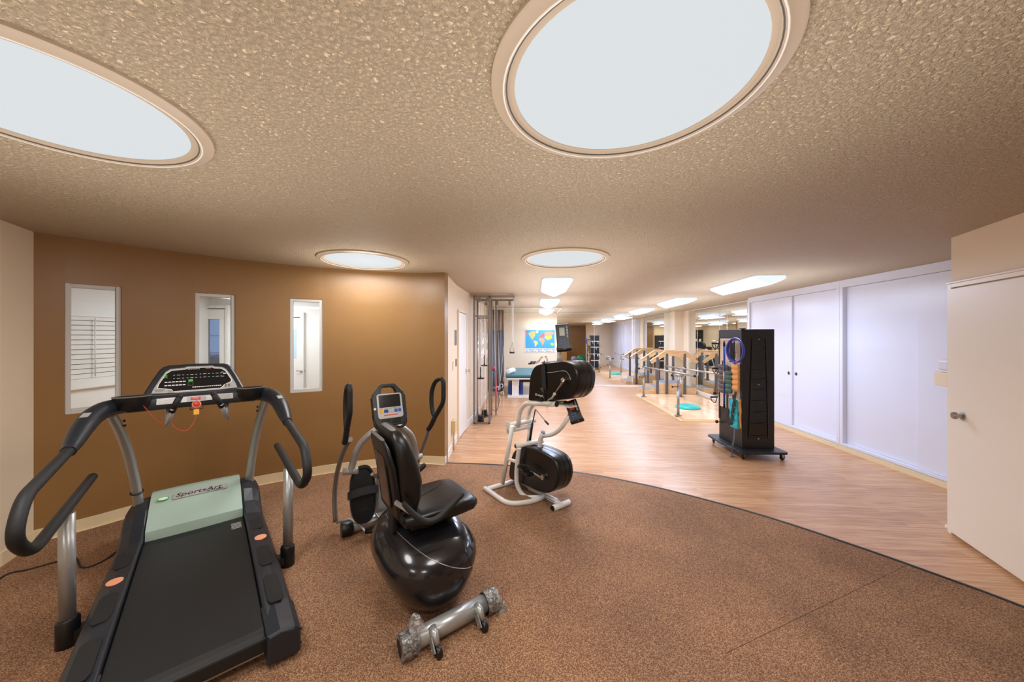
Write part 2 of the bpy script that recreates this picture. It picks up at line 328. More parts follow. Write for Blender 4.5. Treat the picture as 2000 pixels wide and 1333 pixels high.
def text(name, body, size, m, parent, org, xd, yd, depth=0.0006, align='CENTER', shear=0.0, sx=1.0):
    cu = bpy.data.curves.new(name, 'FONT'); cu.body = body; cu.size = size; cu.align_x = align; cu.align_y = 'CENTER'; cu.extrude = depth; cu.shear = shear
    cu.resolution_u = 3
    t = bpy.data.objects.new('tmp_text', cu); C.objects.link(t); bpy.context.view_layer.update()
    me = bpy.data.meshes.new_from_object(t.evaluated_get(bpy.context.evaluated_depsgraph_get()))
    bpy.data.objects.remove(t); X, Y = V(xd).normalized(), V(yd).normalized(); Z = X.cross(Y).normalized(); base = wloc(parent) if parent else V(0, 0, 0)
    for v in me.vertices: v.co = V(org) + X * v.co.x * sx + Y * v.co.y + Z * (v.co.z + depth) - base
    me.materials.clear(); me.materials.append(m); me.name = name
    o = bpy.data.objects.new(name, me); C.objects.link(o)
    if parent: o.parent = parent
    return o
def at(px, py, Y): return V((px - 1000) / FPX * Y, Y, CAMH - (py - HY) / FPX * Y)
def fl(px, py, z=0.0):                       # the point at height z seen at a pixel of the photograph
    Y = (CAMH - z) * FPX / (py - HY); return V((px - 1000) / FPX * Y, Y, z)
def strip(mb, pts, z0, z1, t, closed=False, smooth=False):  # upright wall of thickness t (to the left of travel) along plan points
    n = len(pts); P = [V(p[0], p[1], 0) for p in pts]; O = []
    for i in range(n):
        a = (P[i] - P[i - 1]).normalized() if (i > 0 or closed) else None; b = (P[(i + 1) % n] - P[i]).normalized() if (i < n - 1 or closed) else None
        na = V(-a.y, a.x, 0) if a else None; nb = V(-b.y, b.x, 0) if b else None
        if na is None: m = nb
        elif nb is None: m = na
        else: m = (na + nb); m = m / max(0.35, (m.dot(na)))
        O.append(P[i] + m * t)
    for i in range(n if closed else n - 1):
        j = (i + 1) % n
        q = [P[i], P[j], O[j], O[i]]
        mb.add([V(p.x, p.y, z0) for p in q] + [V(p.x, p.y, z1) for p in q], [(0, 3, 2, 1), (4, 5, 6, 7), (0, 1, 5, 4), (2, 3, 7, 6)] + ([(3, 0, 4, 7)] if i == 0 and not closed else []) + ([(1, 2, 6, 5)] if i == n - 2 and not closed else []), smooth)
    return mb
def rayseg(px, p, q):                         # where the vertical plane through a pixel column meets the plan line p-q
    u = (px - 1000) / FPX; dx, dy = q[0] - p[0], q[1] - p[1]
    k = (u * p[1] - p[0]) / (dx - u * dy); return k, (p[0] + dx * k, p[1] + dy * k)
# ================================================================== the room
mb = MB().box((-6.2, -3.4, -0.05), (6.6, 12.4, 0.0)); mb.obj('floor', M['wood'], kind='structure')
mb = MB().box((-6.2, -3.4, CEIL), (6.6, 12.4, CEIL + 0.05)); mb.obj('ceiling', M['ceil'], kind='structure')
# carpet: round room, bounded by an arc
arc_in = catmull([(-0.83, 4.42, 0), (-0.06, 4.33, 0), (0.784, 4.10, 0), (1.459, 3.743, 0), (1.972, 3.353, 0), (2.317, 3.03, 0), (2.636, 2.636, 0), (2.83, 2.36, 0), (3.02, 2.05, 0), (3.19, 1.6, 0), (3.25, 1.0, 0)], 6)
WALLC = [(-3.71, 2.70), (-3.52, 2.91), (-3.33, 3.17), (-2.86, 3.66), (-2.31, 4.02), (-1.72, 4.27), (-1.23, 4.40), (-0.845, 4.37)]
outl = [(p.x, p.y) for p in arc_in] + [(3.6, 0.9), (3.7, -1.35), (-3.0, -2.6), (-3.3, 0.5), (-3.56, 2.42), (-3.73, 2.70), (-3.54, 2.93), (-3.35, 3.19), (-2.88, 3.68), (-2.32, 4.04), (-1.73, 4.29), (-1.24, 4.42)]
mb = MB(); mb.prism([(x, y, 0.0005) for x, y in outl], (0, 0, 0.009)); carpet = mb.obj('floor_carpet', M['carpet'], kind='structure')
# faint seams between the carpet tiles
mb = MB()
mb.tube([fl(1415, 1278, .0101), fl(1770, 1105, .0101)], 0.0009, 4); mb.tube([fl(1430, 1050, .0101), fl(1562, 1116, .0101)], 0.0009, 4)
mb.obj('trim_1', M['seam'], kind='structure')
mb = MB(); mb.tube([V(p.x, p.y, 0.006) for p in arc_in], 0.011, 8, sx=1.6); mb.obj('trim_2', M['edge'], kind='structure')
# curved brown wall with three slot windows
wp = [V(x, y, 0) for x, y in WALLC]; dense = catmull(wp, 4)[:-1]; dense = [(p.x, p.y) for p in dense] + [WALLC[-1]]
WIN = [(126, 237), (380.5, 459.5), (566, 630)]; ZW0, ZW1 = 0.975, 2.045
def wallpoint(px):
    for i in range(len(dense) - 1):
        k, p = rayseg(px, dense[i], dense[i + 1])
        if -1e-6 <= k <= 1: return i + k, p
ev = []
for w in WIN:
    for px in w: ev.append(wallpoint(px))
edges = [(e[0], e[1]) for e in ev]
pts_all = []; wins = []
segs = []                                     # (points, is_window)
cur = [dense[0]]; i0 = 0; k = 0
for wi in range(3):
    (ka, pa), (kb, pb) = edges[2 * wi], edges[2 * wi + 1]
    cur += [dense[i] for i in range(i0 + 1, int(ka) + 1)]; cur.append(pa); segs.append((cur, False)); segs.append(([pa, pb], True)); wins.append((pa, pb)); cur = [pb]; i0 = int(kb)
cur += [dense[i] for i in range(i0 + 1, len(dense))]; segs.append((cur, False))
mb = MB()
for p, isw in segs:
    if isw: strip(mb, p, 0, ZW0, 0.14, smooth=True); strip(mb, p, ZW1, CEIL, 0.14, smooth=True)
    else: strip(mb, p, 0, CEIL, 0.14, smooth=True)
mb.obj('wall_curved', M['brown'], kind='structure')
mb = MB(); strip(mb, [(x, y) for x, y in dense], 0.0, 0.105, -0.010)
strip(mb, [(x, y) for x, y in dense], 0.0, 0.012, -0.022); mb.obj('baseboard_curved', M['base'], kind='structure')
# slot window frames and panes
for n, (pa, pb) in enumerate(wins):
    a, b = V(pa[0], pa[1], 0), V(pb[0], pb[1], 0); d = (b - a).normalized(); nn = V(-d.y, d.x, 0); L = (b - a).length; o = nn * 0.045
    mb = MB(); fw = 0.032
    def Q(s, z): return a + d * s + o + V(0, 0, z)
    for s0, s1, z0, z1 in ((0.001, fw, ZW0, ZW1), (L - fw, L - 0.001, ZW0, ZW1), (fw, L - fw, ZW0, ZW0 + fw * 1.2), (fw, L - fw, ZW1 - fw, ZW1)):
        mb.obox((Q(s0, z0) + Q(s1, z1)) / 2, d, nn, (0, 0, 1), (s1 - s0) / 2, 0.035, (z1 - z0) / 2)
    wf = mb.obj('window_%d' % (n + 1), M['winfr'], kind='structure', bevel=0.003)
    mb = MB(); mb.obox((Q(fw, ZW0 + fw) + Q(L - fw, ZW1 - fw)) / 2, d, nn, (0, 0, 1), L / 2 - fw, 0.003, (ZW1 - ZW0) / 2 - fw); mb.obj('pane', M['glass'], wf)
# left cream wall, and the walls behind the viewer
mb = MB(); strip(mb, [(-2.9, -2.4), (-3.3, 0.2), (-3.555, 2.42), (-3.71, 2.70)], 0, CEIL, 0.14); mb.obj('wall_left', M['cream'], kind='structure')
mb = MB(); strip(mb, [(-2.9, -2.4), (-3.3, 0.2), (-3.555, 2.42), (-3.70, 2.69)], 0, 0.105, -0.010); mb.obj('baseboard_left', M['base'], kind='structure')
mb = MB(); strip(mb, [(3.75, -1.40), (0.6, -2.5)], 0, CEIL, 0.14); mb.obj('wall_back', M['brown'], kind='structure')
mb = MB(); strip(mb, [(0.6, -2.5), (-2.9, -2.4)], 0, CEIL, 0.14); mb.obj('wall_back', M['base'], kind='structure')
RC = (3.610, 2.862)                           # near corner of the right door wall
mb = MB(); strip(mb, [rf(4.99, 2.40), (RC[0] + 0.03, RC[1] + 0.0), RC, (3.347, 2.27), (3.10, 1.62), (3.72, 1.40), (3.75, -1.40)], 0, CEIL, 0.10); 
mb.obj('wall_right', M['cream'], kind='structure')
# corridor wall on the left, from the brown wall's end to the far wall
LW = [(-0.845, 4.37), (-0.862, 5.45), (-0.815, 6.15), (-0.73, 7.0), (-0.69, 9.0), (-0.62, 11.7)]
mb = MB(); strip(mb, [(-0.845, 4.405)] + LW[1:], 0, CEIL, 0.13); mb.obj('wall_corridor', M['cream'], kind='structure')
def lw(Y):
    for p, q in zip(LW, LW[1:]):
        if p[1] <= Y <= q[1]: return p[0] + (q[0] - p[0]) * (Y - p[1]) / (q[1] - p[1])
mb = MB(); strip(mb, [(lw(y), y) for y in (4.375, 5.0, 5.42)], 0, 0.10, -0.010); strip(mb, [(lw(y), y) for y in (6.18, 7.0, 7.55)], 0, 0.10, -0.010); strip(mb, [(lw(y), y) for y in (8.5, 9.2, 11.5)], 0, 0.10, -0.010)
mb.obj('baseboard_corridor', M['white'], kind='structure')
# far wall, right wall with the mirrors
FB = 11.61
mb = MB(); strip(mb, [rf(-1.6, FB + 0.01), rf(4.62, FB + 0.01)], 0, CEIL, 0.12); mb.obj('wall_far', M['cream'], kind='structure')
mb = MB(); strip(mb, [rf(4.61, FB), rf(4.61, 7.46), rf(4.99, 7.46), rf(4.99, 2.40)], 0, CEIL, 0.12); mb.obj('wall_mirrors', M['cream'], kind='structure')
mb = MB(); mb.prism([rf(4.28, FB, 0), rf(4.28, 11.15, 0), rf(4.61, 11.15, 0), rf(4.61, FB, 0)], (0, 0, CEIL)); mb.obj('trim_3', M['cream'], kind='structure')
mb = MB(); mb.prism([rf(4.55, 10.8, 0), rf(4.62, 10.8, 0), rf(4.62, 11.15, 0), rf(4.55, 11.15, 0)], (0, 0, CEIL)); mb.prism([rf(4.55, 7.50, 0), rf(4.62, 7.50, 0), rf(4.62, 7.89, 0), rf(4.55, 7.89, 0)], (0, 0, CEIL)); mb.obj('trim_4', M['cream'], kind='structure')
mb = MB()
strip(mb, [rf(-1.3, FB), rf(4.28, FB)], 0, 0.05, -0.03); strip(mb, [rf(4.60, 10.8), rf(4.60, 7.9)], 0, 0.09, -0.03)
mb.obj('baseboard_far', M['white'], kind='structure')
# mirror panels
mlabels = ['tall wall mirror panel beside the world map on the end wall', 'middle of three tall mirror panels on the end wall', 'tall end-wall mirror panel next to the corner column']
for i in range(3):
    a0, a1 = 0.676 + 1.22 * i, 0.676 + 1.22 * (i + 1) - 0.006
    mb = MB(); mb.obox(rf((a0 + a1) / 2, FB - 0.004, (0.05 + 2.405) / 2), (CT, -ST, 0), (ST, CT, 0), (0, 0, 1), (a1 - a0) / 2, 0.003, (2.405 - 0.05) / 2)
    mb.obj('mirror_panel', M['mirror'], label=mlabels[i], cat='mirror', group='mirror panels on the walls')
for (b0, b1), lb in (((10.34, 10.8), 'narrow side-wall mirror panel close to the corner column behind the wooden stairs'), ((9.11, 10.334), 'wide side-wall mirror panel directly behind the wooden stairs'), ((7.89, 9.104), 'side-wall mirror panel beside the cream pilaster and closets')):
    mb = MB(); mb.obox(rf(4.60, (b0 + b1) / 2, (0.09 + 2.405) / 2), (CT, -ST, 0), (ST, CT, 0), (0, 0, 1), 0.003, (b1 - b0) / 2 - 0.003, (2.405 - 0.09) / 2)
    mb.obj('mirror_panel', M['mirror'], label=lb, cat='mirror', group='mirror panels on the walls')
mb = MB()
for b in (10.337, 9.107): mb.obox(rf(4.594, b, 1.25), (CT, -ST, 0), (ST, CT, 0), (0, 0, 1), 0.002, 0.004, 1.155)
mb.obox(rf(4.594, 9.35, 2.408), (CT, -ST, 0), (ST, CT, 0), (0, 0, 1), 0.005, 1.46, 0.008)
for a in (1.893, 3.113): mb.obox(rf(a, FB - 0.009, 1.23), (CT, -ST, 0), (ST, CT, 0), (0, 0, 1), 0.004, 0.002, 1.175)
mb.obox(rf(2.5, FB - 0.009, 2.408), (CT, -ST, 0), (ST, CT, 0), (0, 0, 1), 1.84, 0.005, 0.008)
mb.obj('trim_5', M['white'], kind='structure')
# closets with sliding doors
A0 = 4.35
def bof(px, a=A0):                             # distance along the room of the point of the closet face seen at a pixel column
    u = (px - 1000) / FPX; return a * (CT + u * ST) / (u * CT - ST)
def cb(mb, a0, a1, b0, b1, z0, z1): return mb.obox(rf((a0 + a1) / 2, (b0 + b1) / 2, (z0 + z1) / 2), (CT, -ST, 0), (ST, CT, 0), (0, 0, 1), abs(a1 - a0) / 2, abs(b1 - b0) / 2, abs(z1 - z0) / 2)
bL, bS1, bS0, bR = 7.49, bof(1636), bof(1646), 2.42
bm_, bo = bof(1544), bof(1792)
for nm, lab, hi, lo, mid, fin in (('closet', 'white built-in closet with two plain sliding doors behind the black rolling tower', bL, (bS1 + bS0) / 2, bm_, True),
                                  ('closet', 'white built-in closet with wide plain sliding doors next to the cream door', (bS1 + bS0) / 2, bR, bo, False)):
    if not fin: hi -= 0.003
    t = thing(nm, lab, 'closet', rf(A0 + 0.3, (hi + lo) / 2, 0), 'built-in white closets')
    f = MB(); cb(f, A0 - 0.01, 4.97, lo, hi, 2.315, CEIL - 0.002); cb(f, A0 - 0.012, 4.97, lo, hi, 0.07, 0.10); cb(f, A0, 4.97, lo, hi, 0.0, 0.07)
    cb(f, A0 - 0.012, 4.97, hi - 0.05, hi, 0.10, 2.315); cb(f, A0 - 0.012, 4.97, lo, lo + (0.05 if fin else 0.04), 0.10, 2.315)
    f.obj('frame', M['closet'], t, bevel=0.003)
    k = MB(); cb(k, A0 - 0.022, A0, lo, hi, 0.0, 0.062); k.obj('kickboard', M['base'], t)
    dz0, dz1 = 0.102, 2.312
    for j, (b0, b1, da) in enumerate(((mid - 0.0, hi - 0.05, 0.020), (lo + 0.045, mid + 0.02, 0.045))):
        if not fin: da = (0.045, 0.020)[j]
        d = MB(); cb(d, A0 + da, A0 + da + 0.022, b0, b1, dz0, dz1); dd = d.obj('door', M['closet'], t, bevel=0.002)
        if fin:
            bb = (b0 + 0.07) if j == 0 else (b1 - 0.09)
            h = MB().mat(M['chrome']); n = V(-CT, ST, 0); c = V(rf(A0 + da - 0.001, bb, 0.985)); h.lathe([(0.030, 0), (0.030, 0.004), (0.024, 0.004), (0.022, 0.001)], c, 20, n); h.mat(M['blk']).disc(c + n * 0.0012, 0.022, n)
            h.obj('finger_pull', M['chrome'], dd)
# door on the right in its own wall, door frame around it
du = V(3.347 - RC[0], 2.27 - RC[1], 0).normalized(); dn = V(-du.y, du.x, 0)   # along the wall towards the viewer; out of the wall is -dn or dn
if dn.dot(V(-1, 0, 0)) < 0: dn = -dn
rc = V(RC[0], RC[1], 0)
f = MB()
for s0, s1, z0, z1 in ((0.0, 0.045, 0, 2.05), (0.945, 0.99, 0, 2.05), (0.045, 0.945, 2.005, 2.05)):
    f.obox(rc + du * (s0 + s1) / 2 + dn * 0.012 + V(0, 0, (z0 + z1) / 2), du, dn, (0, 0, 1), (s1 - s0) / 2, 0.012, (z1 - z0) / 2)
f.obox(rc + du * 0.495 + dn * 0.016 + V(0, 0, 2.045), du, dn, (0, 0, 1), 0.495, 0.018, 0.008)
f.obj('trim_6', M['doorw'], kind='structure', bevel=0.003)
f = MB(); f.obox(rc + du * 0.495 + dn * 0.014 + V(0, 0, 1.01), du, dn, (0, 0, 1), 0.446, 0.020, 0.985); d1 = f.obj('door_1', M['doorw'], kind='structure', bevel=0.003)
k = MB(); kc = rc + du * 0.185 + dn * 0.034 + V(0, 0, 0.99); k.lathe([(0.030, 0), (0.030, 0.006), (0.014, 0.010), (0.012, 0.028), (0.026, 0.034), (0.029, 0.046), (0.024, 0.056), (0.0, 0.058)], kc, 24, dn); k.obj('door_knob', M['steel'], d1)
k = MB(); k.cyl(rc + dn * 0.02 - du * 0.005 + V(0, 0, 0.02), rc + dn * 0.02 - du * 0.005 + V(0, 0, 0.05), 0.012); k.obj('trim_7', M['white'], kind='structure')
# dispenser fixed behind that corner
wd = (V(*rf(4.99, 2.40), 0) - V(RC[0] + .03, RC[1], 0)).normalized(); wn = V(-wd.y, wd.x, 0)
if wn.y < 0: wn = -wn
dc = rc + V(0.055, 0.0, 0)
t = thing('dispenser', 'small clear-topped white dispenser mounted at the corner of the cream door wall', 'dispenser', tuple(dc + wn * 0.08 + V(0, 0, 1.17)))
mbp = MB(); mbp.obox(dc + wn * 0.006 + V(0, 0, 1.27), wd, wn, (0, 0, 1), 0.045, 0.006, 0.115); mbp.obj('back_plate', M['white'], t, bevel=0.002)
mbp = MB(); mbp.obox(dc + wn * 0.105 + V(0, 0, 1.245), wd, wn, (0, 0, 1), 0.055, 0.093, 0.058); mbp.obj('tray', M['cream'], t, bevel=0.006)
mbp = MB(); mbp.obox(dc + wn * 0.090 + V(0, 0, 1.367), wd, wn, (0, 0, 1), 0.05, 0.075, 0.046); mbp.obj('cover', M['closet'], t, bevel=0.02, bseg=4)
# ------------------------------------------------ doors and fittings on the corridor wall
def ldoor(y0, y1, name, knob, zt=2.0):
    a, b = V(lw(y0), y0, 0), V(lw(y1), y1, 0); d = (b - a).normalized(); n = V(d.y, -d.x, 0); L = (b - a).length
    f = MB(); f.obox((a + b) / 2 + n * 0.010 + V(0, 0, zt / 2 + 0.005), d, n, (0, 0, 1), L / 2 - 0.03, 0.012, zt / 2 - 0.005); o = f.obj(name, M['white'], kind='structure', bevel=0.003)
    g = MB()
    for s in (0.012, L - 0.012): g.obox(a + d * s + n * 0.012 + V(0, 0, zt / 2 + 0.02), d, n, (0, 0, 1), 0.016, 0.014, zt / 2 + 0.02)
    g.obox((a + b) / 2 + n * 0.012 + V(0, 0, zt + 0.03), d, n, (0, 0, 1), L / 2, 0.014, 0.016); g.obj('door_frame', M['cream'], o)
    if knob:
        k = MB(); c = a + d * (L - 0.09) + n * 0.022 + V(0, 0, 1.03); k.lathe([(0.032, 0), (0.032, 0.008), (0.013, 0.012), (0.012, 0.035), (0.027, 0.042), (0.030, 0.055), (0.022, 0.068), (0, 0.07)], c, 20, n); k.obj('door_knob', M['chrome'], o)
ldoor(5.47, 6.13, 'door_2', True); ldoor(7.6, 8.45, 'door_3', False)
ldoor(9.1, 9.9, 'door_4', False)
def lpl(y, z, hy, hz, m, name, label, cat, th=0.006, bev=0.001):
    n = V(1, 0.02, 0).normalized(); f = MB(); f.obox(V(lw(y), y, z) + n * th, (0, 1, 0), n, (0, 0, 1), hy, th, hz); return f.obj(name, m, bevel=bev, label=label, cat=cat)
lpl(5.28, 1.60, 0.075, 0.115, M['dsteel'], 'wall_plate', 'tall brushed grey plate on the cream corridor wall above the switches', 'wall plate')
lpl(5.02, 1.195, 0.035, 0.06, M['base'], 'light_switch', 'cream wall switch on the corridor wall left of the dark switch plate', 'switch')
sw = lpl(5.32, 1.22, 0.035, 0.055, M['dsteel'], 'light_switch', 'dark metal switch plate beside the corridor door edge', 'switch')
cd = thing('conduit_box', 'cream surface outlet box with a conduit running down to the floor', 'outlet box', (lw(4.95), 4.95, 0.0))
f = MB(); f.obox(V(lw(4.95) + 0.028, 4.95, 0.345), (0, 1, 0), (1, 0, 0), (0, 0, 1), 0.065, 0.027, 0.085); f.obj('box', M['conduit'], cd, bevel=0.005)
f = MB(); f.cyl((lw(4.95) + 0.025, 4.95, 0.0), (lw(4.95) + 0.025, 4.95, 0.455), 0.012); f.obj('conduit', M['conduit'], cd)
# ------------------------------------------------ vestibule behind the slot windows
mb = MB(); strip(mb, [(-3.80, 2.60), (-5.25, 2.3), (-5.25, 6.05)], 0, CEIL, 0.12)
GX0, GX1, GZ0, GZ1 = at(393.5, 0, 6.05).x - 0.12, at(433, 0, 6.05).x, 0.5, at(0, 624, 6.05).z
mb.box((-5.37, 6.05, 0), (GX0, 6.17, CEIL)); mb.box((GX1, 6.05, 0), (-0.96, 6.17, CEIL)); mb.box((GX0, 6.05, 0), (GX1, 6.17, GZ0)); mb.box((GX0, 6.05, GZ1), (GX1, 6.17, CEIL)); mb.obj('wall_vestibule', M['room'], kind='structure')
mb = MB(); mb.box((-4.4, 4.0, CEIL - 0.07), (-4.15, 5.4, CEIL - 0.002)); mb.obj('trim_8', M['vlight'], kind='structure')
sh = thing('plantation_shutters', 'white louvred shutters seen through the slot window above the treadmill', 'shutters', (-5.22, 4.3, 0.9))
zs0, zs1 = 1.10, 1.86
f = MB(); f.box((-5.249, 3.2, zs0 - 0.12), (-5.20, 5.6, zs0 - 0.08)); 
xs = -5.225
cols = [(3.42, 3.98), (4.06, 4.62), (4.70, 5.26)]
for y0, y1 in cols:
    for a, b in ((y0 - 0.05, y0), (y1, y1 + 0.05)): f.box((xs - 0.02, a, zs0 - 0.08), (xs + 0.02, b, zs1 + 0.06))
    f.box((xs - 0.02, y0, zs1), (xs + 0.02, y1, zs1 + 0.06)); f.box((xs - 0.02, y0, zs0 - 0.08), (xs + 0.02, y1, zs0))
f.obj('frame', M['room'], sh)
f = MB(); f.box((-5.249, 3.4, zs0), (-5.243, 5.3, zs1)); f.obj('louvre_gap_shade', M['seam'], sh)  # dark sheet standing in for the shade between the slats
for y0, y1 in cols:
    l = MB()
    for k in range(13):
        z = zs0 + 0.03 + k * (zs1 - zs0 - 0.05) / 12; l.obox((xs, (y0 + y1) / 2, z), (0, 1, 0), (0.14, 0, 0.99), (-0.99, 0, 0.14), (y1 - y0) / 2, 0.0262, 0.004)
    l.cyl((xs + 0.03, (y0 + y1) / 2, zs0 + 0.02), (xs + 0.03, (y0 + y1) / 2, zs1 - 0.02), 0.006, 8); l.obj('louvres', M['room'], sh)
# vestibule doors on its far wall (glass door, white door)
YB = 6.05
f = MB(); x0, x1 = at(388, 0, YB).x, at(440, 0, YB).x
gx0, gx1, gz1, gz0 = at(393.5, 0, YB).x, at(433, 0, YB).x, at(0, 624, YB).z, 0.5
for a, b, c, d in ((x0 - .05, x1 + .05, gz1, gz1 + 0.17), (x0 - 0.05, gx0, 0.05, gz1), (gx1, x1 + 0.05, 0.05, gz1), (gx0, gx1, 0.05, gz0)): f.box((a, YB - 0.05, c), (b, YB, d))
f.box((x0 - .10, YB - 0.07, 0), (x0 - .05, YB, gz1 + 0.24)); f.box((x1 + .05, YB - 0.07, 0), (x1 + .10, YB, gz1 + 0.24)); f.box((x0 - .05, YB - 0.07, gz1 + 0.19), (x1 + .05, YB, gz1 + 0.24))
d5 = f.obj('door_5', M['room'], kind='structure', bevel=0.004)
f = MB(); f.box((GX0, 6.02, GZ0), (GX1, 6.026, GZ1)); f.obj('pane', M['glass'], d5)
f = MB(); x0, x1 = at(566, 0, YB).x, at(590, 0, YB).x; zt = at(0, 621, YB).z
f.box((x0 - 0.5, YB - 0.03, 0.02), (x1, YB, zt)); d6 = f.obj('door_6', M['room'], kind='structure', bevel=0.004)
f = MB(); f.box((x1, YB - 0.06, 0), (x1 + 0.06, YB, zt + 0.09)); f.box((x0 - 0.55, YB - 0.06, zt + 0.01), (x1, YB, zt + 0.09)); f.obj('door_frame', M['room'], d6)
bluegl = mat('glowing_blue_glass', 'a9c8f0', 0.3, emit=0.25)  # pane glows by itself, in place of light coming through from outside
f = MB(); f.box((at(560, 0, YB).x, YB - 0.036, at(0, 699, YB).z), (at(581, 0, YB).x, YB - 0.029, at(0, 643, YB).z)); f.obj('glass_light', bluegl, d6)
f = MB(); h = at(591, 725, YB - 0.05); f.cyl(h + V(0, 0.03, 0), h + V(0, -0.03, 0), 0.008, 10); f.cyl(h + V(0, -0.03, 0), h + V(-0.09, -0.03, 0.003), 0.008, 10); f.disc(h + V(0, 0.018, 0), 0.028, (0, -1, 0)); f.obj('door_handle', M['dsteel'], d6)
# ================================================================== skylights and ceiling fixtures
sl = ['large round skylight almost overhead, cut off by the top of the photo', 'round skylight with a tan rim overhead above the treadmill, cut off at the photo edge',
      'round skylight beside the top of the brown wall', 'round skylight in the ceiling above the white twin exerciser',
      'round added skylight behind the viewer, for more light', 'round added skylight behind the viewer near the left cream wall, for more light']
for i, (x, y) in enumerate(SKY):
    t = thing('skylight', sl[i], 'skylight', (x, y, CEIL - 0.03), 'round skylights')
    r = MB(); r.lathe([(0.447, 0.0), (0.447, -0.010), (0.440, -0.014), (0.418, -0.016), (0.412, -0.022), (0.404, -0.024), (0.398, -0.016), (0.392, -0.010), (0.380, -0.012), (0.372, -0.010), (0.372, 0.0)], (x, y, CEIL), 72); r.obj('rim', M['rimw'], t)
    r = MB(); r.torus((x, y, CEIL - 0.0215), 0.4075, 0.0035, (0, 0, 1), 72, 8); r.obj('rim_bead', M['white'], t)
    r = MB(); r.torus((x, y, CEIL - 0.0165), 0.3985, 0.0028, (0, 0, 1), 72, 6); r.obj('rim_groove', M['seam'], t)
    p = MB(); p.disc((x, y, CEIL - 0.006), 0.374, (0, 0, -1), 72); p.obj('diffuser', M['sky'], t)
fxl = ['nearest light fixture of the middle row, beyond the round skylights', 'light fixture in the middle row between the nearest and the last', 'last light fixture of the middle row, close to the world map wall',
       'largest light fixture, in the row alongside the closets', 'light fixture in the closet-side row between the largest and the mirror end', 'last light fixture of the closet-side row, nearest the end mirror']
for i, (a, b) in enumerate(FIX):
    t = thing('ceiling_light', 'white V-bottom ' + fxl[i], 'ceiling light', rf(a, b + 0.6, CEIL - 0.13), 'V-bottom fluorescent ceiling lights')
    m = MB(); prof = [(-0.20, 0.0), (-0.215, -0.02), (-0.20, -0.046), (-0.10, -0.088), (-0.012, -0.122), (0.012, -0.122), (0.10, -0.088), (0.20, -0.046), (0.215, -0.02), (0.20, 0.0)]
    rings = []
    for bb, k in ((b, 0.90), (b + 0.03, 0.985), (b + 0.06, 1.0), (b + 1.14, 1.0), (b + 1.17, 0.985), (b + 1.2, 0.90)):
        rings.append([V(rf(a + u * k, bb, CEIL - 0.001 + w * k)) for u, w in prof])
    m.loft(rings, True, smooth=False); m.obj('lens', M['lens'], t)
    m = MB(); m.tube([rf(a, b + 0.03, CEIL - 0.124), rf(a, b + 1.17, CEIL - 0.124)], 0.0035, 6); m.obj('keel_strip', M['panel'], t)
sp = thing('sprinkler', 'small chrome sprinkler head hanging from the ceiling ahead of the corner column', 'sprinkler', (4.62, 10.2, CEIL - 0.09))
m = MB(); m.lathe([(0.03, 0), (0.03, -0.006), (0.008, -0.01), (0.008, -0.055), (0.004, -0.06), (0.004, -0.075), (0.022, -0.078), (0.022, -0.082), (0, -0.083)], (4.62, 10.2, CEIL), 14); m.obj('head', M['steel'], sp)
# ceiling curtain track around the treatment table
t = thing('curtain_track', 'white ceiling curtain track bent around the treatment table bay', 'curtain track', (0.3, 9.6, CEIL - 0.04))
m = MB(); m.tube(rounded([(-0.66, 9.45, CEIL - 0.02), (1.32, 9.30, CEIL - 0.02), (1.47, 11.48, CEIL - 0.02)], 0.15, 5), 0.013, 8); m.obj('track', M['white'], t)

# ================================================================== treadmill
TM, TD, TR = V(-1.935, 2.12, 0), V(-0.656, 0.755, 0), V(0.755, 0.656, 0)
def T(s, t, z): return TM + TD * s + TR * t + V(0, 0, z)
Z3 = V(0, 0, 1)
tm = thing('treadmill', 'dark treadmill with a sage green motor hood in front of the slot windows', 'treadmill', tuple(T(0.1, 0, 0)))
# running bed
m = MB(); m.obox(T(-0.07, 0, 0.110), TD, TR, Z3, 0.745, 0.285, 0.035); m.obox(T(0.75, 0, 0.09), TD, TR, Z3, 0.16, 0.26, 0.05)
m.obj('deck', M['blkm'], tm, bevel=0.01)
m = MB()
ring = [(0.70, .165), (-.76, .165), (-.79, .158), (-.808, .14), (-.808, .115), (-.79, .098), (-.76, .092), (0.70, .092)]
m.prism([T(s, -0.276, z) for s, z in ring], TR * 0.552); m.obj('running_belt', M['belt'], tm, bevel=0.004)
m = MB(); m.obox(T(-0.80, 0, 0.072), TD, TR, Z3, 0.006, 0.27, 0.006); m.obj('rear_strip', M['steel'], tm)
for k in range(5):
    m = MB(); c = T(0.47 + k * 0.022, 0.225, 0.1665); m.obox(c, TR, TD, Z3, 0.030, 0.0045, 0.0008); m.obj('belt_mark', M['panel'], tm)
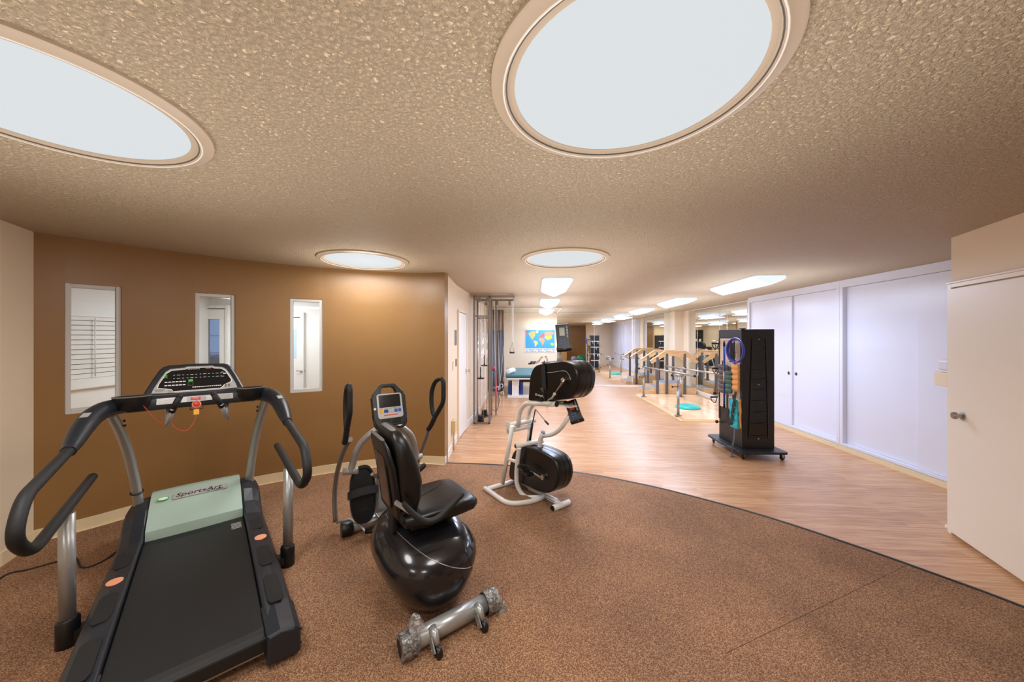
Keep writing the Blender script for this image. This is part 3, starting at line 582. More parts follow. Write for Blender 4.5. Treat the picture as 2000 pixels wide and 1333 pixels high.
for sgn in (-1, 1):                            # side rails with the raised shoulders in front
    m = MB(); rings = []
    for s, zt, zo, ti, to, zb in ((-0.80, .172, .150, .283, .405, .05), (-0.60, .190, .165, .280, .412, .03), (0.0, .195, .168, .280, .41, .03), (0.45, .195, .17, .280, .405, .03), (0.60, .205, .18, .278, .40, .03), (0.74, .255, .225, .276, .40, .03), (0.84, .325, .285, .276, .40, .03), (0.97, .345, .30, .278, .40, .03), (1.08, .345, .30, .280, .395, .03), (1.18, .31, .27, .27, .375, .04), (1.22, .22, .20, .26, .34, .06)):
        pr = [(ti, zb), (ti, zt - .008), (ti + .008, zt), (ti + (to - ti) * .55, zt - (zt - zo) * .25), (to - .012, zo), (to, zo - .02), (to, zb + .02), (to - .012, zb)]
        rings.append([T(s, sgn * t, z) for t, z in pr])
    m.loft(rings, True, smooth=False); rail = m.obj('side_rail', M['char'], tm, bevel=0.004)
    m = MB(); rings = []                       # rear end cap
    for s, d in ((-0.865, .012), (-0.855, .002), (-0.80, .0), (-0.62, -.002)):
        pr = [(.276 + d, .03 + d), (.276 + d, .176 - d), (.33, .184 - d), (.395 - d, .168 - d), (.418 - d, .14 - d), (.418 - d, .03 + d)]
        rings.append([T(s, sgn * t, z) for t, z in pr])
    m.loft(rings, True, smooth=False); cap = m.obj('end_cap', M['char'], tm, bevel=0.003)
    for ss, zz in ((-.84, .06), (-.84, .13), (-.66, .06)):
        b = MB(); b.cyl(T(ss, sgn * .417, zz), T(ss, sgn * .4215, zz), 0.007, 10); b.obj('screw', M['blk'], cap)
    zoff = 0.0035
    def top(s, t): return T(s, sgn * t, 0.1905 - (t - 0.30) * 0.05 + zoff)
    for s0, s1 in ((-0.64, -0.36), (-0.24, 0.02), (0.30, 0.53)):
        g = MB(); q = [top(s0 + .03, .305), top(s0, .318), top(s0, .362), top(s0 + .03, .376), top(s1 - .03, .376), top(s1, .362), top(s1, .318), top(s1 - .03, .305)]
        g.prism([p - Z3 * .004 for p in q], Z3 * .005); g.obj('grip_strip', M['grip'], rail)
    g = MB(); c = top(0.15, 0.342); g.prism([c - Z3 * .003 + TD * .038 * math.cos(a) + TR * .036 * math.sin(a) for a in (2 * math.pi * k / 24 for k in range(24))], Z3 * .004); g.obj('oval_sticker', M['orange'], rail)
# hood
m = MB(); rings = []
for t in [-.272 + .544 * k / 10 for k in range(11)]:
    bul = 1 - (abs(t) / .272) ** 2; b = .012 * bul
    rings.append([T(s - (b if s < .9 else 0), t, z + (.006 * bul if z > .2 else 0)) for s, z in ((.66, .168), (.672, .225), (.72, .25), (.80, .285), (.83, .305), (.95, .345), (1.05, .368), (1.13, .362), (1.20, .31), (1.24, .20), (1.24, .06), (.66, .06))])
m.loft(rings, True, smooth=True); hood = m.obj('motor_hood', M['sage'], tm)
hx = TR; hy = (T(1.03, 0, .363) - T(.86, 0, .314)).normalized(); hn = hx.cross(hy)
c = T(.935, .02, .3515); m = MB(); m.obox(c, hx, hy, hn, .165, .036, .0015); m.obj('logo_plate', M['panel'], hood)
text('logo_text', 'SportsArt', 0.066, M['blk'], hood, c + hn * .002 + hy * .004 - hx * .015, hx, hy, shear=0.25, sx=1.05)
text('logo_text', 'FITNESS', 0.022, M['blk'], hood, c + hn * .002 - hy * .025 + hx * .085, hx, hy, shear=0.2, sx=1.3)
m = MB(); m.disc(T(.93, -.20, .354) + hn * .001, .022, hn, 24, x=hx, rx=.034); m.obj('round_sticker', M['green'], hood)
m = MB(); m.disc(T(.93, -.20, .354) + hn * .0016, .016, hn, 24, x=hx, rx=.027); m.obj('round_sticker', M['whitep'], hood)
# uprights, rear posts, handrails
for sgn in (-1, 1):
    m = MB(); pts = catmull([T(1.02, sgn * .338, .30), T(1.0, sgn * .342, .38), T(.945, sgn * .355, .56), T(.83, sgn * .378, .80), T(.70, sgn * .40, .98), T(.55, sgn * .42, 1.12)], 6)
    m.tube(pts, .033, 16, sx=.8); up = m.obj('upright', M['silv'], tm)
    if sgn < 0:
        r_ = MB(); r_.torus(T(.983, sgn * .345, .43), .034, .005, (T(.95, sgn * .355, .56) - T(1, sgn * .342, .38)), 24, 8); r_.obj('rubber_ring', M['blk'], up)
    for dz in (0.0, 0.035):
        b = MB(); c = T(.66 - dz * .5, sgn * .372, 1.0 + dz); b.cyl(c, c - TR * sgn * .012, .008, 10); b.obj('bolt', M['blk'], up)
    m = MB(); m.cyl(T(0, sgn * .485, .13), T(0, sgn * .487, .69), .030, 18); m.obj('rear_post', M['silv'], tm)
    m = MB(); m.tube([T(0, sgn * .483, 0), T(0, sgn * .483, .01), T(0, sgn * .483, .14), T(0, sgn * .485, .15)], [.040, .043, .043, .036], 20); m.bar(T(-.0, sgn * .40, .06), T(0, sgn * .47, .06), .07, .05); m.obj('post_foot', M['blk'], tm)
    hp = rounded([T(.52, sgn * .487, .722), T(-.48, sgn * .487, .705), T(-.66, sgn * .487, .84), T(-.56, sgn * .487, .965), T(.05, sgn * .486, 1.008), T(.15, sgn * .486, 1.03)], .12, 6)
    m = MB(); m.tube(hp, .0235, 16); m.sphere(T(.52, sgn * .487, .722), .0235, 14); m.obj('handrail', M['foam'], tm)
    m = MB(); pts = catmull([T(.02, sgn * .486, 1.005), T(.05, sgn * .486, 1.012), T(.14, sgn * .485, 1.04), T(.26, sgn * .478, 1.085), T(.38, sgn * .462, 1.122), T(.49, sgn * .425, 1.145), T(.555, sgn * .36, 1.15), T(.575, sgn * .27, 1.148)], 5)
    R = [.031, .033, .044, .052, .054, .053, .050, .046]; rr = []
    for i in range(len(R) - 1): rr += [R[i] + (R[i + 1] - R[i]) * k / 5 for k in range(5)]
    m.tube(pts, rr + [R[-1]], 18, sx=.95); sl_ = m.obj('rail_sleeve', M['char'], tm)
    m = MB(); c = T(.30, sgn * .474, 1.10); dd = (T(.38, sgn * .462, 1.122) - T(.26, sgn * .478, 1.085)).normalized(); up_ = dd.cross(TR).normalized(); up_ = up_ if up_.z > 0 else -up_
    m.obox(c + up_ * .0515, dd, TR, up_, .026, .016, .0015); m.obj('sensor_plate', M['panel'], sl_)
# dash bar
m = MB(); rings = []
for k in range(17):
    t = -.34 + .68 * k / 16; q = abs(t) / .34; s0 = .57 - .02 * q * q; zb = 1.098; h = .085 - .012 * q * q
    rings.append([T(s0 - .045, t, zb + .012), T(s0 - .052, t, zb + .03), T(s0 - .035, t, zb + h), T(s0 + .0, t, zb + h + .014), T(s0 + .06, t, zb + h + .012), T(s0 + .07, t, zb + .02), T(s0, t, zb)])
m.loft(rings, True); dash = m.obj('dash_bar', M['char'], tm)
for sgn in (-1, 1):                            # cup holders
    m = MB(); c = T(.505, sgn * .315, 1.208)
    def oval(rx, ry, z, n=28): return [c + TR * rx * math.cos(a) + TD * ry * math.sin(a) + Z3 * z for a in (2 * math.pi * k / n for k in range(n))]
    m.loft([oval(.062, .040, -.085), oval(.082, .052, -.055), oval(.090, .060, 0.0), oval(.090, .060, .006), oval(.082, .052, .006), oval(.076, .046, -.05), oval(.056, .034, -.075)], True); cup = m.obj('cup_holder', M['blk'], tm)
    m = MB(); m.loft([oval(.092, .062, .002), oval(.092, .062, .008), oval(.084, .054, .009), oval(.084, .054, .003)], False); m.obj('cup_rim', M['dsteel'], cup)
# dash face details
fn = (T(.50, 0, 1.14) - T(.53, 0, 1.135)).normalized(); fy = (T(.535, 0, 1.178) - T(.518, 0, 1.128)).normalized(); fz = TR.cross(fy).normalized()
def F(t, h, off=.004): return T(.5235, t, 1.1535) + fy * h + fz * off
m = MB(); m.obox(F(0, .006, .002), TR, fy, fz, .085, .019, .003); m.obj('control_plate', M['panel'], dash)
m = MB(); m.obox(F(0.0, .006, .0055), TR, fy, fz, .052, .014, .001); m.obj('control_plate', M['dsteel'], dash)
for sg in (-1, 1):
    m = MB(); m.obox(F(sg * .15, .006, .001), TR, fy, fz, .058, .021, .003); pl = m.obj('notice_plate', M['panel'], dash)
    for k in range(5):
        l = MB(); l.obox(F(sg * .15 - .004, .018 - k * .007, .0045), TR, fy, fz, .048, .0012, .0004); l.obj('print_line', M['dsteel'], pl)
m = MB(); m.obox(F(-.005, .008, .008), TR, fy, fz, .026, .010, .003); sb = m.obj('stop_button', M['red'], dash, bevel=.002)
text('stop_text', 'STOP', .013, M['whitep'], sb, F(-.005, .008, .0115), TR, fy)
m = MB(); c = F(0, -.036, .002); m.lathe([(.026, 0), (.026, .006), (.018, .010), (0, .010)], c, 24, fz); m.obj('key_socket', M['orange'], dash)
m = MB(); c = F(0, -.034, .008); m.lathe([(.019, 0), (.020, .010), (.014, .014), (0, .014)], c, 20, fz); m.obj('safety_key', M['red'], dash)
m = MB(); m.tube([F(-.034, -.055, 0), F(-.034, -.072, .01), F(.034, -.072, .01), F(.034, -.055, 0)], .003, 8); m.obj('key_hook', M['blk'], dash)
# front grips reaching towards the runner
for sgn, tb, tt in ((-1, -.150, -.082), (1, .170, .092)):
    m = MB(); m.tube(rounded([T(.60, tb, 1.12), T(.58, tb * 1.0, .99), T(.47, tb, 1.00), T(.415, (tb + tt) / 2, 1.12)], .045, 5), .0155, 14); gt = m.obj('front_grip', M['silv'], tm)
    m = MB(); m.tube([T(.427, (tb * .62 + tt * .38), 1.095), T(.392, tt, 1.20)], .0185, 14); m.sphere(T(.392, tt, 1.20), .0185, 12); m.obj('grip_sleeve', M['foam'], gt)
# safety cord with its tag
m = MB(); m.tube([F(0, -.045, .02), F(0.0, -.075, .02)], .0022, 8); m.tube(catmull([F(0, -.11, .02), F(-.01, -.16, .02), F(-.05, -.215, .02), F(-.10, -.195, .02), F(-.14, -.13, .03)], 6), .0016, 6)
m.tube(catmull([T(.47, -.155, 1.0), T(.46, -.20, 1.05), T(.47, -.26, 1.15), T(.49, -.29, 1.205)], 5), .0018, 6); m.obj('safety_cord', M['red'], tm)
m = MB(); m.obox(F(0, -.094, .02), TR, fy, fz, .015, .019, .002); m.obj('safety_tag', M['yel'], tm, bevel=.001)
# console
cy = (T(.745, 0, 1.385) - T(.60, 0, 1.185)).normalized(); cz = TR.cross(cy).normalized(); c0 = T(.605, 0, 1.19)
if cz.dot(TD) > 0: cz = -cz
def K(u, h, off=0.0): return c0 + TR * u + cy * h + cz * off
outer = [(-.285, -.01), (-.27, .03), (-.235, .13), (-.205, .205), (-.185, .232), (-.155, .245), (0, .252), (.155, .245), (.185, .232), (.205, .205), (.235, .13), (.27, .03), (.285, -.01)]
m = MB(); m.loft([[K(u, h, -.075) for u, h in [(u * 1.12, h * .92 - .01) for u, h in outer]], [K(u * 1.02, h, -.01) for u, h in outer], [K(u, h, .012) for u, h in outer], [K(u * .955, h * .955 + .003, .018) for u, h in outer]], True, smooth=False)
con = m.obj('console', M['char'], tm, bevel=.003)
inner = [(-.235, .012), (-.225, .05), (-.195, .13), (-.170, .185), (-.145, .207), (-.07, .213), (-.06, .222), (.09, .222), (.10, .213), (.145, .207), (.170, .185), (.195, .13), (.225, .05), (.235, .012), (.10, .004), (-.10, .004)]
m = MB(); m.prism([K(u, h, .017) for u, h in inner], cz * .003); m.obj('console_face', M['panel'], con)
scr = [(-.125, .018), (-.135, .036), (-.205, .052), (-.198, .085), (-.165, .165), (-.140, .190), (-.065, .196), (-.055, .206), (.085, .206), (.095, .196), (.14, .190), (.165, .165), (.198, .085), (.195, .07), (.155, .045), (.14, .024), (.13, .018)]
m = MB(); m.prism([K(u * 1.03, .105 + (h - .105) * 1.05, .0195) for u, h in scr], cz * .0012); m.obj('screen_border', M['whitep'], con)
m = MB(); m.prism([K(u, h, .0205) for u, h in scr], cz * .0015); ds = m.obj('display', M['lcd'], con)
text('display_text', 'SportsArt', .017, M['whitep'], ds, K(-.02, .199, .0222), TR, cy, .0002); text('display_text', 'T652M', .012, M['orange'], ds, K(.062, .199, .0222), TR, cy, .0002)
m = MB()
for row, hh in ((0, .150), (1, .122)):
    for k in range(12): m.obox(K(-.125 + k * .024, hh, .0222), TR, cy, cz, (.004, .009, .005)[k % 3], .0014, .0003)
for k in range(6): m.obox(K(-.165 + k * .019, .094, .0222), TR, cy, cz, .0075, .0035, .0003); m.obox(K(-.165 + k * .019, .066, .0222), TR, cy, cz, .0075, .0040, .0003)
for k in range(14): m.obox(K(-.02 + k * .0118, .040, .0222), TR, cy, cz, .0045, .0032, .0003)
m.obox(K(.16, .145, .0222), TR, cy, cz, .009, .004, .0003); m.obox(K(.145, .158, .0222), TR, cy, cz, .008, .0014, .0003); m.obox(K(.15, .120, .0222), TR, cy, cz, .006, .0014, .0003)
m.obj('display_print', M['whitep'], ds)
m = MB(); m.obox(K(-.035, .098, .0225), TR, cy, cz, .012, .009, .0006); m.obj('start_button', M['green'], ds)
m = MB(); m.obox(K(-.035, .070, .0222), TR, cy, cz, .013, .014, .0003); m.obj('speed_box', M['dsteel'], ds)
m = MB(); m.obox(K(-.035, .070, .0226), TR, cy, cz, .0115, .0125, .0003); m.obj('speed_box', M['lcd'], ds)
m = MB(); c = K(-.168, .145, .0222)            # small walking figure sign
m.disc(c + cy * .016, .0038, cz, 12)
for a, b in (((0, .012), (0, -.001)), ((0, -.001), (-.009, -.016)), ((0, -.001), (.008, -.016)), ((0, .009), (-.008, .0)), ((0, .009), (.008, .001))): m.bar(c + TR * a[0] + cy * a[1], c + TR * b[0] + cy * b[1], .0035, .0006, up=cz)
m.obj('runner_sign', M['green'], ds)
for u, h in ((.165, .042), (.185, .044), (.165, .030), (.185, .031)):
    m = MB(); m.disc(K(u, h, .0212), .005, cz, 12); m.obj('key', M['blk'], con)
m = MB()
for k in range(4): m.obox(K(-.195, .040 - k * .006, .0206), TR, cy, cz, .026 - k * .002, .0012, .0003)
for k in range(4): m.obox(K(-.135, .026 - k * .006, .0206), TR, cy, cz, .018, .0011, .0003)
m.obj('fine_print', M['dsteel'], con)
m = MB(); m.tube(catmull([T(1.0, -.395, .06), fl(212, 1090, .016), fl(180, 1106, .014), fl(158, 1108, .014), fl(147, 1090, .014), fl(118, 1096, .014), fl(60, 1112, .014), fl(0, 1131, .014), V(-3.0, 1.9, .014)], 6), .0055, 8); m.obj('power_cord', M['blkm'], tm)
# ================================================================== recumbent stepper with a swivel seat
RM, RD, RR = V(-0.325, 1.89, 0), V(-0.588, 0.809, 0), V(0.809, 0.588, 0)
def R_(s, t, z): return RM + RD * s + RR * t + V(0, 0, z)
st = thing('recumbent_stepper', 'black recumbent stepper with a swivelled black seat between the treadmill and the white exerciser', 'exercise machine', tuple(R_(.6, 0, 0)))
# shell: body of stacked rounded rings
def ring(cs, ct, z, ls, lt, tilt=0.0, n=44, e=2.4):
    out = []
    for k in range(n):
        a = 2 * math.pi * k / n; c, s_ = math.cos(a), math.sin(a)
        u = math.copysign(abs(c) ** (2 / e), c) * ls; w = math.copysign(abs(s_) ** (2 / e), s_) * lt
        out.append(R_(cs + u, ct + w, z + tilt * u))
    return out
m = MB()
prof = [(.41, .058, .29, .16, 0), (.41, .068, .315, .185, 0), (.41, .14, .350, .232, .0), (.415, .21, .372, .270, .0), (.42, .28, .383, .292, .0), (.42, .335, .375, .286, .02), (.43, .38, .345, .262, .04), (.44, .42, .298, .228, .05), (.46, .448, .238, .178, .06), (.48, .463, .215, .145, .07), (.49, .463, .203, .133, .08), (.49, .452, .195, .128, .08)]
m.loft([ring(c, 0, z, a, b, t, e=2.6) for c, z, a, b, t in prof], True); body = m.obj('shell', M['gmet'], st); cap = body
from mathutils.bvhtree import BVHTree
bvh = BVHTree.FromPolygons([tuple(p) for p in m.v], m.f)
def onbody(px, py):
    d = V((px - 1000) / FPX, 1, -(py - HY) / FPX).normalized(); h = bvh.ray_cast(V(0, 0, CAMH), d)
    return h[0] + h[1] * (.0005 if h[1].dot(d) < 0 else -.0005) if h[0] else None
for pxs in ([(753, 1004), (771, 1034), (803, 1065), (840, 1092), (876, 1107), (903, 1111), (921, 1107), (936, 1090)], [(898.6, 1041), (902.6, 1055), (913, 1086.5), (921, 1107.5), (920, 1144), (908, 1186)]):
    q = [onbody(p.x, p.y) for p in catmull([(x, y, 0) for x, y in pxs], 4)]; q = [p for p in q if p is not None]
    if len(q) > 3: s_m = MB(); s_m.tube(q, .0022, 6); s_m.obj('seam_line', M['steel'] if pxs[0][0] == 753 else M['lcd'], body)
m = MB(); m.loft([ring(.49, 0, .455, .195, .128, .08), ring(.49, 0, .465, .19, .122, .08)], True); tp = m.obj('seat_rail_cover', M['blkm'], cap)
c = R_(.36, .03, .455); m = MB(); ux = (RR * .9 - RD * .45).normalized(); m.obox(R_(.325, .06, .458), ux, Z3.cross(ux), Z3, .036, .013, .003)
m.obj('warning_label', M['yel'], tp)
m = MB(); m.obox(R_(.325, .06, .4595) - ux * .024, ux, Z3.cross(ux), Z3, .012, .013, .0025); m.obj('warning_label', M['red'], tp)
for s, t in ((.36, .09), (.44, .10), (.36, -.07), (.52, .11)):
    m = MB(); m.disc(R_(s, t, .4665 + .08 * (s - .49)), .005, (0, 0, 1), 10); m.obj('screw', M['chrome'], tp)
pg = onbody(880, 1124); pg = pg if pg is not None else R_(.04, .1, .2)
m = MB(); m.disc(pg - RD * .002, .008, -RD + Z3 * .1, 20, rx=.017, x=RR); m.obj('plug', M['lcd'], body)
# front post, base, stabilisers
m = MB(); m.obox(R_(.85, 0, .085), RD, RR, Z3, .62, .045, .035); base = m.obj('base_beam', M['dsteel'], st, bevel=.01)
for (s, half, r, ztop, nm) in ((0.0, .265, .047, .066, 'rear_stabilizer'), (1.33, .30, .047, .066, 'front_stabilizer')):
    m = MB(); m.cyl(R_(s, -half, ztop), R_(s, half, ztop), r, 24); sb = m.obj(nm, M['silv'], st)
    for sg in (-1, 1):
        m = MB(); m.lathe([(0, .072), (.052, .072), (.058, .062), (.060, .0), (.056, -.008), (.048, -.008)], R_(s, sg * (half - .055), ztop - .004), 26, RR * sg); ec = m.obj('end_cap', M['blk'], sb)
        if s == 0:
            m = MB()
            rg = []
            for q, (x_, rr_) in enumerate(((-.01, .0605), (.0, .063), (.02, .0615), (.04, .0635), (.06, .0625), (.074, .062), (.078, .04))):
                rg.append([R_(s, sg * (half - .055) + sg * x_, ztop - .004) + (RD * math.cos(a) + Z3 * math.sin(a)) * (rr_ + .0012 * math.sin(9 * a + q * 2)) for a in (2 * math.pi * k / 36 for k in range(36))])
            m.loft(rg, False); m.obj('stretch_film', M['film'], ec)
            # loose, crumpled end of the film
            m = MB(); rnd = random.Random(5 + sg); vs = []; nu, nv = 9, 7
            for i in range(nu):
                for j in range(nv):
                    if sg < 0: p = R_(s + .045 * (i / (nu - 1) - .5) * 2, -half + .02 + .08 * j / (nv - 1), ztop + .055 + .075 * math.sin(math.pi * i / (nu - 1)) * math.sin(math.pi * (.15 + .75 * j / (nv - 1))))
                    else: p = R_(s - .02 - .05 * i / (nu - 1), half - .02 + .085 * j / (nv - 1), .03 - .022 * i / (nu - 1) + .012 * math.sin(i * 1.9 + j))
                    vs.append(p + V(*(rnd.uniform(-.006, .006) for _ in range(3))))
            m.add(vs, [(i * nv + j, i * nv + j + 1, (i + 1) * nv + j + 1, (i + 1) * nv + j) for i in range(nu - 1) for j in range(nv - 1)], True); m.obj('film_tail', M['film'], ec)
for sg, t in ((-1, -.125), (1, .14)):          # transport wheels behind the rear stabiliser
    m = MB(); m.tube([R_(-.02, t, .095), R_(-.055, t, .085), R_(-.085, t, .05)], [.030, .028, .018], 12, sx=.8); m.bar(R_(-.055, t - .022, .075), R_(-.10, t - .022, .03), .005, .045); br = m.obj('wheel_bracket', M['silv'], st)
    m = MB(); m.lathe([(0, -.013), (.028, -.013), (.031, -.008), (.031, .008), (.028, .013), (0, .013)], R_(-.10, t, .032), 22, RR); m.obj('transport_wheel', M['blk'], br)
    m = MB(); m.lathe([(0, 0), (.007, 0), (.007, .004), (0, .004)], R_(-.09, t - .03, .045), 12, -RR); m.obj('bolt', M['chrome'], br)
# console mast: broad flat post plus curved tube out to the lever arm
m = MB(); rings = []
for s, z, w, d in ((1.33, .10, .060, .035), (1.32, .30, .055, .034), (1.27, .55, .048, .032), (1.19, .80, .042, .030), (1.155, .95, .040, .028)):
    rings.append([R_(s + dd * d, t * w, z + dd * .0) for dd, t in ((-1, -.7), (-1, .7), (-.7, 1), (.7, 1), (1, .7), (1, -.7), (.7, -1), (-.7, -1))])
m.loft(rings, True, smooth=False); mast = m.obj('mast', M['silv'], st, bevel=.004)
# console with handle loop
cN = (-RD * .94 + Z3 * .34).normalized(); cX = RR; cY = cN.cross(cX).normalized(); cY = cY if cY.z > 0 else -cY
cc = R_(1.115, 0, 1.075)
def G(u, v, w=0): return cc + cX * u + cY * v + cN * w
def rrect(w, h, r, n=5, top=None):
    out = []
    for cx, cy_, a0 in ((w - r, h - r, 0), (-w + r, h - r, 90), (-w + r, -h + r, 180), (w - r, -h + r, 270)):
        for k in range(n + 1): a = math.radians(a0 + 90 * k / n); out.append((cx + r * math.cos(a), cy_ + r * math.sin(a)))
    return out
o2 = [(.130, -.105), (.115, -.165), (.09, -.175), (-.09, -.175), (-.115, -.165), (-.130, -.105), (-.132, .06), (-.125, .085), (-.065, .155), (-.045, .168), (.045, .168), (.065, .155), (.125, .085), (.132, .06)]
hole = [(.052 * math.cos(a), .112 + .040 * math.sin(a)) for a in (2 * math.pi * k / 14 for k in range(14))]
m = MB()                                       # front plate as a ring around the hand hole plus the solid lower part
def shell(w0, w1, k=1.0):
    lowp = [(u * k, v * k) for u, v in [(.130, -.105), (.115, -.165), (.09, -.175), (-.09, -.175), (-.115, -.165), (-.130, -.105), (-.132, .06), (.132, .06)]]
    m.prism([G(u, v, w0) for u, v in lowp], cN * (w1 - w0))
shell(-.055, .0)
arch = [(-.128, .05), (-.120, .088), (-.068, .150), (-.045, .160), (.045, .160), (.068, .150), (.120, .088), (.128, .05)]
inn = [(-.062, .05), (-.060, .095), (-.052, .122), (-.030, .138), (.030, .138), (.052, .122), (.060, .095), (.062, .05)]
for a_, b_, c_, d_ in [(arch[i], arch[i + 1], inn[i + 1], inn[i]) for i in range(7)]: m.prism([G(*a_, -.055), G(*b_, -.055), G(*c_, -.055), G(*d_, -.055)], cN * .055)
cs = m.obj('console', M['blk'], mast, bevel=.004)
m = MB(); m.prism([G(u - .0, v - .02, .001) for u, v in [(x * 1, y * 1) for x, y in rrect(.098, .098, .02)]], cN * .003); m.obj('console_face', M['panel'], cs)
m = MB(); m.prism([G(u, v + .018, .0045) for u, v in rrect(.084, .050, .004)], cN * .001); m.obj('screen', M['lcd'], cs)
for u, w_, mm in ((-.072, .013, 'yel'), (-.035, .016, 'navy'), (.004, .018, 'sage'), (.042, .013, 'bluep'), (.072, .011, 'bluep')):
    m = MB(); m.prism([G(u + x, v - .062, .0045) for x, v in rrect(w_, .013, .004)], cN * .0015); m.obj('button', M[mm], cs)
for k in range(5):
    m = MB(); m.obox(G(-.068 + k * .034, -.041, .0045), cX, cY, cN, .013, .003, .0006); m.obj('button_label', M['dsteel'], cs)
m = MB(); m.obox(G(.0, -.094, .0045), cX, cY, cN, .055, .0035, .0005); m.obj('red_print', M['red'], cs)
for k in range(4):
    m = MB(); m.obox(G(-.04, -.130 - k * .009, .0005), cX, cY, cN, .033, .0022, .001); m.obox(G(.04, -.130 - k * .009, .0005), cX, cY, cN, .033, .0022, .001); m.obj('vent_slot', M['lcd'], cs)
m = MB(); m.tube(rounded([G(-.128, -.08, -.02), G(-.118, -.195, -.02), G(.118, -.195, -.02), G(.128, -.08, -.02)], .05, 5), .010, 10); m.obj('lower_hoop', M['blk'], cs)
m = MB(); m.disc(G(-.117, -.035, .001), .010, cN, 12); m.obj('side_jack', M['whitep'], cs)
# curved arms and levers
for sg in (-1, 1):
    m = MB(); m.tube(catmull([R_(1.16, sg * .03, .88), R_(1.17, sg * .12, .845), R_(1.20, sg * .21, .75), R_(1.23, sg * .255, .60), R_(1.235, sg * .262, .54)], 6), .026, 16); arm = m.obj('curved_arm', M['silv'], st)
    m = MB(); m.cyl(R_(1.22, sg * .215, .55), R_(1.26, sg * .315, .55), .027, 18); m.obj('pivot_barrel', M['silv'], arm)
    m = MB(); m.tube(catmull([R_(1.42, sg * .345, .10), R_(1.45, sg * .345, .30), R_(1.38, sg * .342, .48), R_(1.25, sg * .338, .64), R_(1.12, sg * .325, .78), R_(1.05, sg * .305, .85)], 6), [.017], 12, sx=1.4); lev = m.obj('lever', M['dsteel'], st)
    m = MB()
    wv = (RD * .975 - RR * sg * (.22 if sg > 0 else .02)).normalized()
    def lp(q, z): return R_(.86, sg * .345, z) + wv * q
    m.tube(catmull([lp(.20, .83), lp(.155, .88), lp(.105, .955)], 4), .020, 14)
    m.tube(catmull([lp(.105, .950), lp(.04, 1.03), lp(.0, 1.09), lp(-.005, 1.18), lp(.0, 1.25), lp(.035, 1.268), lp(.105, 1.235), lp(.150, 1.15), lp(.152, 1.04), lp(.125, .965), lp(.10, .945)], 5), .0185, 12); m.obj('lever_grip', M['foam'], lev)
# foot plates with straps
for sg in (-1, 1):
    f0 = R_(1.225, sg * .172, .165); f1 = R_(1.335, sg * .160, .50); fy_ = (f1 - f0).normalized(); fx_ = RR; fn_ = fx_.cross(fy_).normalized(); fn_ = fn_ if fn_.dot(RD) < 0 else -fn_; L_ = (f1 - f0).length
    def fo(k, off, sc=1.0, lft=0):
        n = 30; out = []
        for i in range(n):
            a = 2 * math.pi * i / n; u = math.cos(a); v = math.sin(a); u = math.copysign(abs(u) ** .75, u); v = math.copysign(abs(v) ** .75, v)
            out.append((f0 + f1) / 2 + fy_ * v * (L_ / 2 + .045) * sc + fx_ * u * .100 * sc + fn_ * off)
        return out
    m = MB(); m.loft([fo(0, -.045, .84), fo(0, -.03, .97), fo(0, .012, 1.0), fo(0, .022, .985), fo(0, .022, .88), fo(0, .0, .85)], True); fp = m.obj('foot_plate', M['blk'], st)
    m = MB()
    for k in range(9): m.tube([(f0 + f1) / 2 + fy_ * (.155 - k * .017) + fx_ * u + fn_ * .001 + fy_ * (.006 * math.sin(u * 90)) for u in (-.05, -.03, -.01, .01, .03, .05)], .0022, 6)
    for k in range(5): m.tube([(f0 + f1) / 2 + fy_ * (-.06 - k * .017) + fx_ * u + fn_ * .001 + fy_ * (.006 * math.sin(u * 90)) for u in (-.04, -.02, .0, .02, .04)], .0022, 6)
    m.obj('tread_ribs', M['blkm'], fp)
    m = MB(); rg = []
    for i in range(11):
        a = math.pi * i / 10; p = (f0 + f1) / 2 + fy_ * (.005 + .02 * math.sin(a)) + fx_ * .112 * -math.cos(a) + fn_ * (.085 * math.sin(a) + .005)
        q = (fx_ * -math.cos(a) + fn_ * math.sin(a)).normalized(); rg.append([p + fy_ * .03, p + fy_ * .03 + q * .003, p - fy_ * .03 + q * .003, p - fy_ * .03])
    m.loft(rg, True, smooth=False); m.obj('strap', M['strap'], fp)
    m = MB(); m.tube([R_(1.28, sg * .16, .15), R_(1.33, sg * .15, .06)], .018, 10); m.tube([R_(1.375, sg * .16, .40), R_(1.44, sg * .12, .12)], .012, 10); m.obj('pedal_arm', M['dsteel'], fp)
m = MB(); m.tube([R_(1.40, -.34, .10), R_(1.36, -.25, .115), R_(1.24, -.20, .115), R_(1.19, -.17, .07), R_(1.15, -.12, .07)], .011, 10); lk = m.obj('crank_link', M['silv'], st)
m = MB(); m.cyl(R_(1.17, -.17, .075), R_(1.10, -.06, .085), .019, 14); m.obj('link_sleeve', M['blk'], lk)
m = MB(); m.obox(R_(1.06, -.047, .10), RD, RR, Z3, .04, .002, .018); m.obj('caution_sticker', M['whitep'], base)
m = MB(); m.obox(R_(1.085, -.0475, .10), RD, RR, Z3, .018, .0022, .018); m.obj('caution_sticker', M['red'], base)
m = MB(); m.obox(R_(1.17, 0, .135), RD, RR, Z3, .09, .07, .018); m.obj('top_bracket', M['silv'], base, bevel=.004)
for s in (1.12, 1.2):
    m = MB(); m.cyl(R_(s, -.03, .15), R_(s, -.03, .172), .011, 6); m.obj('bolt', M['chrome'], base)
